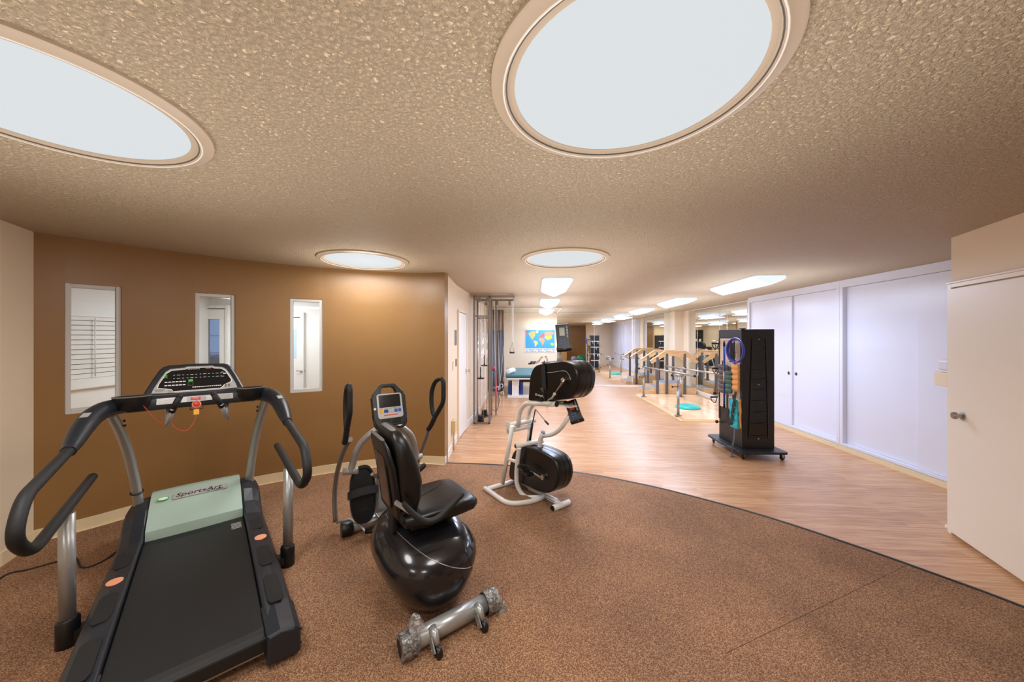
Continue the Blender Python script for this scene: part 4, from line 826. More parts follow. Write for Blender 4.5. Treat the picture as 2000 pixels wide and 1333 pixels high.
# seat, swivelled towards the machine's side
SP, SF, SL = R_(.40, 0, 0), RR, RD            # pivot, facing, left-hand side
def Q_(f, l, z): return SP + SF * f + SL * l + V(0, 0, z)
def pad(m, secs):                              # secs: list of (centre fn args f,z, half width, thickness, dir up)
    rings = []
    for f, z, w, th, nx, nz in secs:
        r = []; n = 24
        for k in range(n):
            a = 2 * math.pi * k / n; u = math.cos(a); v = math.sin(a); u = math.copysign(abs(u) ** .45, u) * w; v = math.copysign(abs(v) ** .55, v) * th / 2
            r.append(Q_(f + nx * v, u, z + nz * v))
        rings.append(r)
    return m.loft(rings, True)
m = MB(); pad(m, [(-.19, .548, .15, .02, 0, 1), (-.18, .548, .19, .075, 0, 1), (-.10, .545, .212, .10, 0, 1), (.06, .545, .215, .105, 0, 1), (.18, .548, .21, .105, 0, 1), (.25, .548, .205, .095, 0, 1), (.285, .546, .18, .06, 0, 1), (.293, .546, .15, .02, 0, 1)]); m.obj('seat_cushion', M['vinyl'], st)
bx, bz = -.30, .955                            # lean of the back
m = MB(); secs = []
for k, (h, w, th) in enumerate(((-.03, .12, .03), (-.02, .16, .10), (.06, .19, .15), (.16, .21, .165), (.26, .216, .15), (.35, .21, .125), (.43, .19, .10), (.475, .155, .075), (.49, .115, .03))):
    secs.append((-.135 + bx * h * .62 + .02 * math.sin(h * 6), .60 + h * bz, w, th, .95, .28))
pad(m, secs); back = m.obj('backrest', M['vinyl'], st)
m = MB(); secs = []
for h, w, th in ((-.03, .14, .02), (-.02, .165, .03), (.10, .185, .034), (.28, .19, .034), (.40, .17, .03), (.445, .13, .02)):
    secs.append((-.212 + bx * h * .62 + .02 * math.sin(h * 6), .60 + h * bz, w, th, .95, .28))
pad(m, secs); m.obj('back_shell', M['blk'], back)
m = MB(); secs = []
for h in (.0, .02, .30, .32): secs.append((-.232 + bx * h * .62 + .02 * math.sin(h * 6), .62 + h * bz, .10 if h in (.02, .30) else .09, .012, .95, .28))
pad(m, secs); m.obj('back_panel', M['lcd'], back)
m = MB(); m.tube(catmull([Q_(.22, .13, .597), Q_(.10, .05, .600), Q_(-.02, .0, .600)], 5), .0015, 6); m.obj('cushion_seam', M['lcd'], back)
m = MB(); m.obox(Q_(0, 0, .475), SF, SL, Z3, .12, .11, .022); m.obox(Q_(-.20, 0, .56), SF, SL, Z3, .012, .04, .12); fr = m.obj('seat_frame', M['blkm'], st, bevel=.006)
m = MB(); m.bar(Q_(.02, -.03, .465), Q_(.19, -.05, .48), .075, .02); m.obj('frame_tongue', M['dsteel'], fr)
for sg in (-1, 1):
    m = MB(); pts = rounded([Q_(-.22, sg * .245, .70), Q_(-.16, sg * .265, .625), Q_(-.10, sg * .28, .575), Q_(-.03, sg * .285, .575), Q_(.115, sg * .288, .675)], .05, 5); m.tube(pts, .0175, 12); m.sphere(pts[-1], .0175, 12); ah = m.obj('seat_handle', M['foam'], st)
    m = MB(); m.bar(Q_(-.255, sg * .238, .715), Q_(-.165, sg * .262, .635), .028, .018); m.obj('handle_plate', M['silv'], ah)
# ================================================================== white twin crank exerciser
EC, EF, EP = V(0.46, 3.26, 0), V(0.57, -0.8216, 0), V(0.8216, 0.57, 0)     # foot centre, forward (to the viewer), across
def E_(f, t, z): return EC + EF * f + EP * t + V(0, 0, z)
def Ep(px, py, t):                             # point of the upright plane at offset t across, seen at a pixel
    u = (px - 1000) / FPX; Y = (t + EC.dot(EP)) / (u * EP.x + EP.y); return V(u * Y, Y, CAMH - (py - HY) / FPX * Y)
ex = thing('arm_and_leg_exerciser', 'white tubular exerciser with two black crank housings, standing near the carpet edge', 'exercise machine', tuple(E_(-.35, 0, 0)))
rt = .0235
m = MB()
m.tube(rounded([E_(-.72, -.40, .028), E_(-.30, -.395, .028), E_(-.22, -.20, .028), E_(-.22, -.03, .028)], .22, 7), rt, 14)
m.tube([E_(-.70, -.38, .028), E_(-.70, .06, .028)], rt, 14); m.sphere(E_(-.72, -.40, .028), rt, 12)
m.obj('base_loop', M['wpow'], ex)
m = MB(); m.tube([E_(-.70, .0, .034), E_(-.02, .0, .034)], .024, 14); mb_ = m.obj('main_rail', M['wpow'], ex)
m = MB(); m.cyl(E_(0, -.105, .030), E_(0, .105, .030), .028, 18); fb = m.obj('foot_bar', M['wpow'], ex)
for sg in (-1, 1):
    m = MB(); m.cyl(E_(0, sg * .105, .030), E_(0, sg * .112, .030), .0265, 16); m.obj('end_plug', M['blk'], fb)
    m = MB(); m.disc(E_(-.0265, sg * .07, .040), .004, (-EF.x, -EF.y, .4), 8); m.obj('screw', M['blkm'], fb)
def tubep(pts, name='frame_tube', r=rt, par=ex, m_='wpow', rad=.06):
    mm = MB(); mm.tube(rounded(pts, rad, 6), r, 14); return mm.obj(name, M[m_], par)
def plug(p, d, par, r=rt): mm = MB(); mm.cyl(p, V(p) + V(d) * .007, r * .98, 16); mm.obj('end_plug', M['blk'], par)
u1 = tubep([E_(-.70, -.20, .035), Ep(1001, 832, -.20)], 'upright')
u2 = tubep([Ep(1032.5, 866, -.0), Ep(1035, 832, -.0)], 'upright')
h2 = tubep([Ep(1008, 872, -.175), Ep(1061, 861, .055)], 'cross_tube'); plug(Ep(1008, 872, -.175), -EP, h2)
tubep([Ep(1014, 876, -.165), Ep(1009, 915, -.165), Ep(1009, 950, -.165), Ep(1024, 973, -.12), E_(-.22, -.05, .034)], 'curved_upright', rad=.12)
tubep([Ep(994, 898, -.20), Ep(1011, 903, -.165)], 'link_tube', r=.018)
b1 = tubep([Ep(993, 831, -.215), Ep(1046, 821, .02)], 'bracket_tube'); b2 = tubep([Ep(993, 842, -.215), Ep(1040, 832, -.01)], 'bracket_tube'); plug(Ep(993, 842, -.215), -EP, b2)
m = MB(); m.obox((Ep(993, 831, -.215) + Ep(993, 842, -.215)) / 2 - EP * .003, EP, EF, Z3, .004, .03, .062); m.obj('bracket_plate', M['wpow'], b1)
t1 = tubep([Ep(1012, 833, -.14), Ep(1015, 803, -.14), Ep(1026, 788, -.14), Ep(1087, 790, -.14)], 'top_tube', rad=.10); plug(Ep(1087, 790, -.14), EF, t1, .025)
t2 = tubep([Ep(1030, 825, -.03), Ep(1034, 800, -.03), Ep(1045, 786, -.03), Ep(1104, 788, -.03)], 'top_tube', rad=.10); plug(Ep(1104, 788, -.03), EF, t2, .025)
s1 = tubep([Ep(1054, 885, -.03), Ep(1054.5, 862, -.03), Ep(1060.5, 845, -.03)], 'handle_post', rad=.05); plug(Ep(1060.5, 845, -.03), Ep(1062, 842, -.03) - Ep(1059, 849, -.03) and (Ep(1062, 840, -.03) - Ep(1060, 848, -.03)).normalized(), s1)
tubep([Ep(1060, 852, -.02), Ep(1078, 850, -.02), Ep(1094, 840, -.02), Ep(1113, 812, -.02)], 'console_arm', r=.020, rad=.1)
m = MB(); m.cyl(Ep(1035, 860, -.10), Ep(1040, 826, -.10), .0125, 12); m.cyl(Ep(1040, 828, -.10), Ep(1045.5, 801, -.10), .006, 8); gs = m.obj('gas_strut', M['blk'], ex)
m = MB(); m.cyl(Ep(1046, 800, -.11), Ep(1066, 824, -.11), .004, 8); rl = m.obj('release_lever', M['steel'], ex)
m = MB(); m.cyl(Ep(1064.5, 822.5, -.11), Ep(1071, 829.5, -.11), .009, 10); m.obj('lever_knob', M['blk'], rl)
# housings: rounded outline in the machine's plane
def housing(name, pl, t0, t1, par=ex):
    m = MB(); P = [Ep(x, y, t0) for x, y in pl]; cen = sum(P, V(0, 0, 0)) / len(P); d = EP * (t1 - t0)
    def sc(k, w): return [cen + (p - cen) * k + d * w for p in P]
    m.loft([sc(.955, 0), sc(.985, .03), sc(1, .10), sc(1, .44), sc(.985, .455), sc(.985, .475), sc(1.0, .49), sc(1.0, .72), sc(.985, .735), sc(.985, .755), sc(1.0, .77), sc(1, .92), sc(.985, .97), sc(.955, 1)], True)
    return m.obj(name, M['vinyl'], par)
up_o = catmull([(1031, 778, 0), (1031.5, 770, 0), (1034, 738, 0), (1042, 718, 0), (1057, 711, 0), (1080, 708, 0), (1104, 706, 0), (1118, 712, 0), (1127, 727, 0), (1128, 745, 0), (1124, 764, 0), (1112, 778, 0), (1096, 782, 0), (1060, 783.5, 0), (1034, 783.5, 0)], 4, True)
uh = housing('upper_housing', [(p.x, p.y) for p in up_o], -.15, .075)
lo_o = catmull([(1016, 873, 0), (1030, 873, 0), (1054, 881, 0), (1078, 894, 0), (1088, 910, 0), (1091, 932, 0), (1085, 953, 0), (1073, 963, 0), (1056, 963, 0), (1030, 951, 0), (1008, 941, 0), (994, 934, 0), (995, 908, 0), (1002, 884, 0)], 4, True)
lh = housing('lower_housing', [(p.x, p.y) for p in lo_o], -.115, .075)
m = MB(); m.tube([Ep(x, y, -.152) for x, y in [(p.x, p.y) for p in catmull([(1068, 728.5, 0), (1084, 727, 0), (1102, 725, 0), (1110, 731, 0), (1115, 742, 0)], 5)]], .0022, 6); m.obj('raised_line', M['silv'], uh)
m = MB(); m.tube([Ep(p.x, p.y, -.117) for p in catmull([(1032, 902, 0), (1048, 905, 0), (1063, 913, 0), (1070, 924, 0), (1071, 938, 0)], 5)], .0022, 6); m.obj('raised_line', M['char'], lh)
c = Ep(1047, 771, -.153); m = MB(); m.obox(c, EF, EP, Z3, .008, .001, .012); m.obj('logo_mark', M['conduit'], uh)
ehn = -EP; text('logo_text', 'Integrity', .030, M['whitep'], uh, Ep(1056, 773, -.153), EF, Z3, sx=1.0)
m = MB(); m.obox(Ep(1054, 781, -.14), EF, EP, Z3, .055, .02, .010); m.obj('catch', M['blkm'], uh)
m = MB()                                       # the strap wound over the top housing
q = [Ep(1063, 760, -.158), Ep(1062, 735, -.158), Ep(1061, 714, -.158), Ep(1061, 708.5, -.14)]
for a, b in zip(q, q[1:]): m.bar(a, b, .055, .006, up=EP)
m.bar(q[-1], Ep(1061, 707, -.14) + EP * .22, .055, .005, up=Z3); m.obj('housing_strap', M['strap'], uh)
for hs, hub, el, tip in ((uh, (1103, 743), (1083, 770), (1067, 783)), (lh, (1063, 932), (1037, 922), (1030, 925))):
    t0 = -.165 if hs is uh else -.13
    m = MB(); m.lathe([(0, .03), (.022, .028), (.026, .018), (.020, 0.0)], Ep(*hub, t0 + .012), 18, -EP); hb = m.obj('crank_hub', M['chrome'], hs)
    m = MB(); m.tube([Ep(*hub, t0 - .012), Ep(hub[0] - 3, hub[1] + 3, t0 - .02), Ep(*el, t0 - .03)], [.011, .010, .008], 10); ca = m.obj('crank_arm', M['chrome'], hs)
    if hs is uh:
        m = MB(); m.cyl(Ep(*el, t0 - .01), Ep(*el, t0 - .06), .014, 12); m.tube([Ep(1083, 771, t0 - .045), Ep(1078, 778, t0 - .05), Ep(1066, 784, t0 - .06)], [.010, .009, .005], 10); m.obj('elbow_joint', M['panel'], ca)
        m = MB(); m.cyl(Ep(1067, 782, t0 - .06), Ep(1058, 759, t0 - .11), .0145, 14); m.obj('hand_grip', M['blk'], ca)
    else:
        m = MB(); m.obox(Ep(1030, 925, t0 - .07), EF, EP, Z3, .05, .04, .013); m.obj('pedal', M['blk'], ca, bevel=.003)
        m = MB(); m.tube(catmull([Ep(1024, 922, t0 - .07), Ep(1013, 914, t0 - .08), Ep(1016, 910, t0 - .06), Ep(1030, 911, t0 - .05), Ep(1036, 918, t0 - .05)], 5), .005, 8, sx=3); m.obj('pedal_strap', M['strap'], ca)
m = MB(); m.cyl(Ep(1085, 935, .08), Ep(1092, 933, .13), .010, 10); m.obox(E_(-.18, .19, .235), EF, EP, Z3, .05, .045, .014); pr = m.obj('pedal', M['blk'], lh, bevel=.003)
m = MB(); rg = []
for i in range(9):
    a = math.pi * (.05 + .85 * i / 8); p = E_(-.18 + .0, .19, .25) + EP * .055 * -math.cos(a) + Z3 * .065 * math.sin(a); qd = (EP * -math.cos(a) + Z3 * math.sin(a)).normalized(); rg.append([p + EF * .02, p + EF * .02 + qd * .004, p - EF * .02 + qd * .004, p - EF * .02])
m.loft(rg, True, smooth=False); m.obj('pedal_strap', M['strap'], lh)
m = MB(); m.obox(Ep(1060, 966, 0) * 1.0, (Ep(1085, 978, 0) - Ep(1020, 948, 0)), EP, Z3, .20, .03, .006); m.obj('housing_plate', M['panel'], lh)
m = MB(); m.obox(Ep(1056, 884, -.03), EF + V(0, 0, -.35), EP, Z3, .04, .035, .004); m.obj('mounting_plate', M['panel'], lh)
m = MB(); m.obox(Ep(1075, 785, -.07), EF, EP, Z3, .30, .05, .006); m.obj('support_plate', M['wpow'], ex)
# consoles
def console(px, py, t, h, w, lean, face, name, disp):
    c = Ep(px, py, t); n = V(*face).normalized(); x = n.cross(Z3) * -1; x.normalize(); y = n.cross(x) * -1
    if y.z < 0: y = -y
    xr = (x * math.cos(lean) + y * math.sin(lean)); yr = (y * math.cos(lean) - x * math.sin(lean))
    m = MB(); ol = [(-w, -h * .82), (-w * .9, -h), (w * 1.0, -h), (w * 1.1, -h * .85), (w * .93, -h * .5), (w * .85, h * .95), (w * .8, h), (-w * .9, h), (-w * .98, h * .95), (-w * .88, -h * .5)]
    m.loft([[c + xr * u * .93 + yr * v * .95 - n * .035 for u, v in ol], [c + xr * u + yr * v - n * .02 for u, v in ol], [c + xr * u + yr * v + n * .004 for u, v in ol], [c + xr * u * .95 + yr * v * .97 + n * .012 for u, v in ol]], True, smooth=False)
    o = m.obj(name, M['blk'], ex, bevel=.004)
    m = MB(); m.cyl(c + xr * -w * .9 + yr * -h * .9 + n * .006, c + xr * w * .98 + yr * -h * .9 + n * .006, h * .13, 14); m.obj('lower_roll', M['blk'], o)
    m = MB(); m.obox(c + yr * h * .42 - xr * w * .12 + n * .0125, xr, yr, n, w * .36, h * .30, .0012); m.obj('screen', disp, o)
    for u, v in ((-.30, -.22), (.12, -.22), (-.30, -.46), (.12, -.46)):
        m = MB(); m.disc(c + xr * w * u + yr * h * v + n * .0135, w * .13, n, 12); m.obj('button', M['bluep'], o)
    for k in range(8):
        m = MB(); m.obox(c + xr * w * .58 + yr * h * (.80 - k * .11) + n * .0125, xr, yr, n, w * .10, h * .025, .0008); m.obj('letter_mark', M['whitep'], o)
    return o, c
lcdg = mat('grey_green_lcd', 'a8aea0', 0.25)
co, cpt = console(1100, 660, .0, .130, .068, 0.06, (-.12, -.97, .20), 'upper_console', lcdg)
tubep([Ep(1091, 706, .02), Ep(1093, 690, .02), Ep(1097, 676, .04)], 'console_stalk', r=.019)
co2, cpt2 = console(1121, 804, -.0, .105, .060, 0.38, (-.35, -.85, .38), 'lower_console', mat('red_lcd', 'f0705a', 0.3))
# ================================================================== pulley rack by the corridor wall
YF, YR = 6.44, 7.08
XL, XR, XE = -0.70, -0.417, 0.03
pk = thing('pulley_rack', 'tall grey steel cable pulley rack with black weight discs against the corridor wall', 'pulley rack', (-0.55, 6.7, 0))
zt = 2.365
def member(a, b, w=.034, nm='frame_member', m_='dsteel', par=None):
    mm = MB(); mm.bar(a, b, w, w); return mm.obj(nm, M[m_], par or pk)
for y in (YF, YR):
    member((XL, y, 0), (XL, y, zt)); member((XR, y, 0), (XR, y, zt)); member((XL, y, zt), (XE, y, zt)); member((XL, y, .02), (XR, y, .02))
    member((XL, y, 2.0), (XR, y, 2.0), .024)
member((XL, YF, zt), (XL, YR, zt)); member((XE, YF, zt), (XE, YR, zt)); member((XR, YF, zt), (XR, YR, zt)); member((XL, YF, .02), (XL, YR, .02)); member((XR, YF, .02), (XR, YR, .02))
member((XR, YF, .585), (XR + .14, YF, .585), .03, 'pulley_arm'); member((XR, YR, .585), (XR + .14, YR, .585), .03, 'pulley_arm')
member((XR + .09, YR + .02, .02), (XR + .09, YR + .02, zt), .03)
for x, y in ((-.60, YF), (-.46, YF), (-.30, YR), (-.05, YR), (-.52, YR)):
    b = MB(); b.obox((x, y, zt - .055), (1, 0, 0), (0, 1, 0), Z3, .022, .02, .045); h = b.obj('pulley_housing', M['dsteel'], pk, bevel=.004)
    b = MB(); b.lathe([(0, -.008), (.030, -.008), (.024, 0), (.030, .008), (0, .008)], (x, y, zt - .085), 20, (0, 1, 0)); b.obj('pulley_wheel', M['panel'], h)
for x, y, zl in ((-.585, YF + .05, .83), (-.555, YR - .08, 1.03)):
    for dx in (-.05, .05):
        b = MB(); b.cyl((x + dx, y, .03), (x + dx, y, 2.0), .006, 8); b.obj('guide_rod', M['chrome'], pk)
    b = MB(); b.cyl((x, y, .10), (x, y, 2.30), .0035, 6); b.obj('lift_cable', M['steel'], pk)
    for k in range(4):
        b = MB(); b.lathe([(0, 0), (.062 - .004 * k, 0), (.066 - .004 * k, .006), (.066 - .004 * k, .022), (.06 - .004 * k, .027), (0, .027)], (x + .004 * (k % 2), y, .035 + .028 * k), 26); b.obj('weight_plate', M['blk'], pk)
    b = MB(); b.lathe([(0, 0), (.066, 0), (.07, .01), (.066, .022), (.015, .024), (.012, .05), (.004, .055)], (x, y, zl), 26); b.cyl((x, y, zl), (x, y, zl + .22), .010, 8); b.obj('weight_carriage', M['blk'], pk)
for y in (YF, YR):
    for z in (2.08, .42, .34):
        b = MB(); b.lathe([(.0, 0), (.014, 0), (.014, .02), (0, .022)], (XL - .005, y - .017, z), 10, (0, -1, 0)); b.obj('clamp_knob', M['steel'], pk)
def rope(pts, r=.0042, m_='rope', nm='rope'): b = MB(); b.tube(catmull(pts, 5), r, 6); return b.obj(nm, M[m_], pk)
rope([at(971.5, 598, 7.0), at(973, 660, 7.0), at(975, 720, 6.9), at(977, 760, 6.8)]); rope([at(993, 598, 7.0), at(986, 660, 6.95), at(980, 715, 6.9), at(977, 745, 6.8)])
rope([at(999, 600, 7.0), at(993, 660, 6.95), at(987, 720, 6.9), at(983, 745, 6.85)]); rope([at(966, 590, 6.5), at(967, 680, 6.45), at(969, 740, 6.42), at(970, 758, 6.4)])
for px in (1000.3, 1003.2): rope([at(px, 590, YF), at(px - .3, 640, YF), at(px - .6, 672, YF)], .005)
for px, py, s_ in ((971.5, 759, 1), (979, 754, 1), (981, 768, .7)):
    c = at(px, py, 6.5); b = MB(); b.tube([c + V(.032 * s_ * math.cos(a), 0, .036 * s_ * math.sin(a)) for a in [math.radians(q) for q in range(200, -100, -30)]], .0055, 6); b.obj('hook', M['whitep'], pk)
rope([at(976, 772, 6.5), at(974, 785, 6.5), at(977, 792, 6.5), at(978, 780, 6.5), at(975, 772, 6.5)], .004); rope([at(983, 760, 6.5), at(984, 780, 6.5), at(983.5, 801, 6.5)], .004)
b = MB(); b.tube(catmull([at(967.5, 722, 6.4), at(969, 748, 6.4), at(970, 768, 6.4), at(973, 790, 6.4)], 5), .008, 8); b.obj('tubing', M['pink'], pk)
b = MB(); b.tube(catmull([at(974, 768, 6.45), at(974, 790, 6.45), at(969, 803, 6.45), at(961, 800, 6.45)], 5), .005, 8); b.obj('tubing', M['blk'], pk)
b = MB(); b.cyl(at(964.5, 716.5, 6.38), at(964.5, 721, 6.38), .028, 14); b.obj('sleeve', M['red'], pk); b = MB(); b.cyl(at(964.5, 721, 6.38), at(964.5, 725, 6.38), .028, 14); b.obj('sleeve', M['navy'], pk)
b = MB(); c = at(1000, 686, YF); b.cyl(c + V(-.045, 0, -.03), c + V(.045, 0, -.03), .016, 12); hg = b.obj('hand_grip', M['blk'], pk)
b = MB(); b.tube([c + V(-.042, 0, -.03), c + V(-.03, 0, .05), c + V(0, 0, .10), c + V(.03, 0, .05), c + V(.042, 0, -.03)], .006, 8); b.obj('grip_bracket', M['steel'], hg)
b = MB(); b.torus(c + V(0, 0, .125), .018, .004, (0, 1, 0), 18, 6); b.torus(c + V(.006, 0, .15), .014, .004, (0, 1, 0), 18, 6); b.obj('snap_ring', M['chrome'], hg)
# ------------------------------------------------ curtain
cu = thing('privacy_curtain', 'grey pleated curtain with tan netting on top, drawn beside the pulley rack', 'curtain', (-.42, 9.5, .05))
def folds(z0, z1, n=9, amp=.045):
    rows = []
    for z in (z0, (z0 + z1) / 2, z1):
        r = []
        for k in range(n * 8 + 1):
            u = k / (n * 8); a = amp * (1 if z < z1 else .8); r.append(V(-.665 + .45 * u + .012 * math.sin(u * 40 + z), 9.47 + a * math.sin(u * n * 2 * math.pi) + .02 * math.sin(u * 11 + z * 2), z))
        rows.append(r)
    m = MB(); m.loft(rows, False, closed=False); return m
o = folds(.12, 1.80).obj('curtain_cloth', M['curt'], cu); sm = o.modifiers.new('cloth_thickness', 'SOLIDIFY'); sm.thickness = .003
netm = M['net']; o = folds(1.80, 2.36).obj('netting', netm, cu); sm = o.modifiers.new('cloth_thickness', 'SOLIDIFY'); sm.thickness = .002
for k in range(12):
    b = MB(); b.torus((-.65 + .04 * k, 9.45, 2.372), .014, .0025, (1, 0.2, 0), 12, 5); b.obj('curtain_hook', M['panel'], cu)
# ------------------------------------------------ treatment table
tt = thing('treatment_table', 'teal padded treatment table on white pedestals below the world map', 'treatment table', (.43, 10.2, 0))
x0, x1, y0, y1 = -.17, 1.05, 9.12, 11.15
m = MB(); m.box((x0, y0, .565), (x1, y1, .63)); m.obj('padded_top', M['teal'], tt, bevel=.02, bseg=3)
m = MB(); m.box((x0 + .02, y0 + .02, .545), (x1 - .02, y1 - .02, .565)); m.obj('board', M['blk'], tt)
m = MB(); m.box((x0 + .03, y0 + .03, .50), (x1 - .03, y1 - .03, .545)); m.obj('frame', M['wpow'], tt, bevel=.004)
for yy in (9.35, 10.85):
    m = MB(); m.box((.0, yy - .06, .06), (.18, yy + .06, .50)); m.obj('pedestal', M['wpow'], tt, bevel=.006)
    m = MB(); m.box((.70, yy - .06, .06), (.88, yy + .06, .50)); m.obj('pedestal', M['wpow'], tt, bevel=.006)
m = MB(); m.box((x0 + .05, 9.22, .0), (x1 - .05, 11.0, .06)); m.obj('base_tray', M['wpow'], tt, bevel=.006)
m = MB(); m.box((.22, 9.42, .06), (.30, 10.7, .40)); m.obj('side_panel', M['navy'], tt)
m = MB(); m.box((.3, 9.4, .40), (.6, 9.9, .48)); m.obj('motor_box', M['blk'], tt)
m = MB(); m.tube([(.12, 9.75, .6335), (.20, 9.88, .6335), (.26, 9.72, .6335)], .004, 6); m.obj('seat_tab', M['panel'], tt)
for a, b_, c, d in ((.34, 9.3, 10.2, .30),):
    m = MB(); m.box((x0 + .06, 9.45, .062), (.19, 10.6, .30)); m.obj('folded_mat', M['navy'], label='blue folded mat stored under the teal treatment table', cat='mat')
m = MB(); m.lathe([(0, -.20), (.06, -.20), (.072, -.19), (.072, .19), (.06, .20), (0, .20)], (-.03, 9.42, .703), 24, (.35, .94, 0)); m.obj('bolster', M['whitep'], label='white roll bolster lying on the near corner of the teal treatment table', cat='bolster')
# walker behind the exerciser
wk = thing('walker', 'chrome walker with bent handles and black grips in front of the teal table', 'walker', (.80, 8.3, 0))
for dy, dx in ((0.0, 0.0), (.34, .03)):
    Yw = 8.1 + dy * .9
    m = MB(); m.tube(rounded([at(1046 + dx * 60, 710 - dy * 8, Yw), at(1052, 708 - dy * 6, Yw), at(1058, 697, Yw), at(1068, 697 - dy * 4, Yw), at(1069 + dx * 20, 712, Yw), V(at(1069 + dx * 20, 0, Yw).x, Yw, .02)], .10, 6), .014, 10); fm = m.obj('frame_tube', M['chrome'], wk)
    m = MB(); m.cyl(at(1032 + dx * 130, 711 - dy * 9, Yw), at(1045 + dx * 60, 710 - dy * 8, Yw), .020, 12); m.obj('hand_grip', M['blk'], fm)
    m = MB(); m.cyl((at(1069 + dx * 20, 0, Yw).x, Yw, 0), (at(1069 + dx * 20, 0, Yw).x, Yw, .04), .02, 12); m.obj('rubber_foot', M['blk'], fm)
m = MB(); m.tube([V(at(1069, 0, 8.1).x, 8.1, .5), V(at(1069, 0, 8.4).x, 8.41, .5)], .012, 8); m.obj('cross_brace', M['chrome'], wk)
# ------------------------------------------------ world map
def aof(px, b):
    u = (px - 1000) / FPX; return b * (u * CT - ST) / (CT + u * ST)
a0, a1 = aof(1025.3, FB), aof(1084.3, FB); z1, z0 = 1.862, 1.108; bw = FB - .004
def mp_(u, v, o=0.0): return V(rf(a0 + (a1 - a0) * u, bw - o, z0 + (z1 - z0) * v))
m = MB().mat(M['whitep']); m.prism([mp_(0, 0), mp_(1, 0), mp_(1, 1), mp_(0, 1)], V(0, .0035, 0))
ocean = mat('map_ocean_blue', '4aa3dc', 0.35); m.mat(ocean); m.prism([mp_(.015, .18, .0008), mp_(.985, .18, .0008), mp_(.985, .985, .0008), mp_(.015, .985, .0008)], V(0, .0006, 0))
def land(pts, col, k=[0]):
    k[0] += 1; m.mat(mat('map_land', col, 0.4)); m.prism([mp_(u, v, .0014) for u, v in pts], V(0, .0005, 0))
land([(.12, .86), (.20, .93), (.32, .94), (.38, .86), (.33, .80), (.35, .74), (.30, .68), (.27, .62), (.25, .57), (.21, .62), (.17, .70), (.13, .78)], 'c9c46a')
land([(.30, .90), (.40, .97), (.46, .95), (.43, .86), (.37, .84)], 'd8d0b0')
land([(.25, .57), (.29, .54), (.31, .50), (.28, .50)], 'd98f6a')
land([(.30, .52), (.37, .51), (.43, .45), (.42, .38), (.37, .30), (.35, .24), (.33, .27), (.33, .38), (.30, .45)], 'e6d27a')
land([(.48, .62), (.56, .64), (.62, .60), (.66, .52), (.63, .44), (.61, .36), (.57, .32), (.55, .42), (.53, .48), (.48, .50), (.46, .56)], 'dba36b')
land([(.48, .66), (.50, .74), (.55, .80), (.60, .86), (.66, .80), (.64, .70), (.58, .66), (.53, .68)], 'c86a6a')
land([(.60, .84), (.70, .90), (.82, .93), (.93, .90), (.96, .82), (.90, .78), (.82, .74), (.72, .72), (.66, .72), (.63, .78)], 'e8a07a')
land([(.68, .72), (.80, .74), (.88, .74), (.90, .66), (.86, .60), (.82, .56), (.79, .60), (.76, .52), (.73, .58), (.68, .62), (.64, .64)], 'e4c64e')
land([(.84, .40), (.90, .43), (.96, .40), (.97, .33), (.92, .29), (.86, .32)], 'b9cf62')
land([(.02, .88), (.08, .92), (.10, .82), (.04, .78)], 'e07a5a')
for r in range(2):
    for k in range(19):
        col = ('c94a4a', '3f62a8', '46935a', 'd9c04a', '7a4a8a')[(k * 3 + r * 2) % 5]; m.mat(mat('map_flag', col, .4)); u = .03 + k * .0505; v = .10 - r * .065
        m.prism([mp_(u, v, .001), mp_(u + .034, v, .001), mp_(u + .034, v + .035, .001), mp_(u, v + .035, .001)], V(0, .0005, 0))
m.obj('world_map', None, label='blue world map poster with a row of small flags along its bottom edge', cat='poster')
# ================================================================== platform, parallel bars, stairs
def rb(m, a0, a1, b0, b1, z0, z1): return cb(m, a0, a1, b0, b1, z0, z1)
pf = thing('platform', 'low varnished wooden platform carrying the parallel bars', 'platform', rf(3.6, 8.4, 0))
m = MB(); q = [(2.75, 6.84), (4.31, 6.84), (4.31, 9.95), (2.75, 9.95)]; q2 = [(2.83, 6.90), (4.31, 6.90), (4.31, 9.89), (2.83, 9.89)]
pm = plywood('varnished_platform', 'f0c8a0', 'e2b68a'); m.mat(M['tan']).loft([[V(rf(a, b, 0.001)) for a, b in q], [V(rf(a, b, .006)) for a, b in q], [V(rf(a, b, .038)) for a, b in q2]], False, smooth=False); m.mat(pm).add([V(rf(a, b, .038)) for a, b in q2], [(0, 1, 2, 3)])
pm.name = 'varnished_platform'; pm.node_tree.nodes['Principled BSDF'].inputs['Roughness'].default_value = .2; m.obj('deck', None, pf)
m = MB(); 
for z in (.0395,):
    m.prism([rf(2.87, 8.36, z), rf(4.31, 8.36, z), rf(4.31, 8.364, z), rf(2.87, 8.364, z)], (0, 0, .0004))
m.obj('board_joint', M['seam'], pf)
pb = thing('parallel_bars', 'chrome parallel walking bars on adjustable posts with black knobs', 'parallel bars', rf(3.3, 8.3, .04))
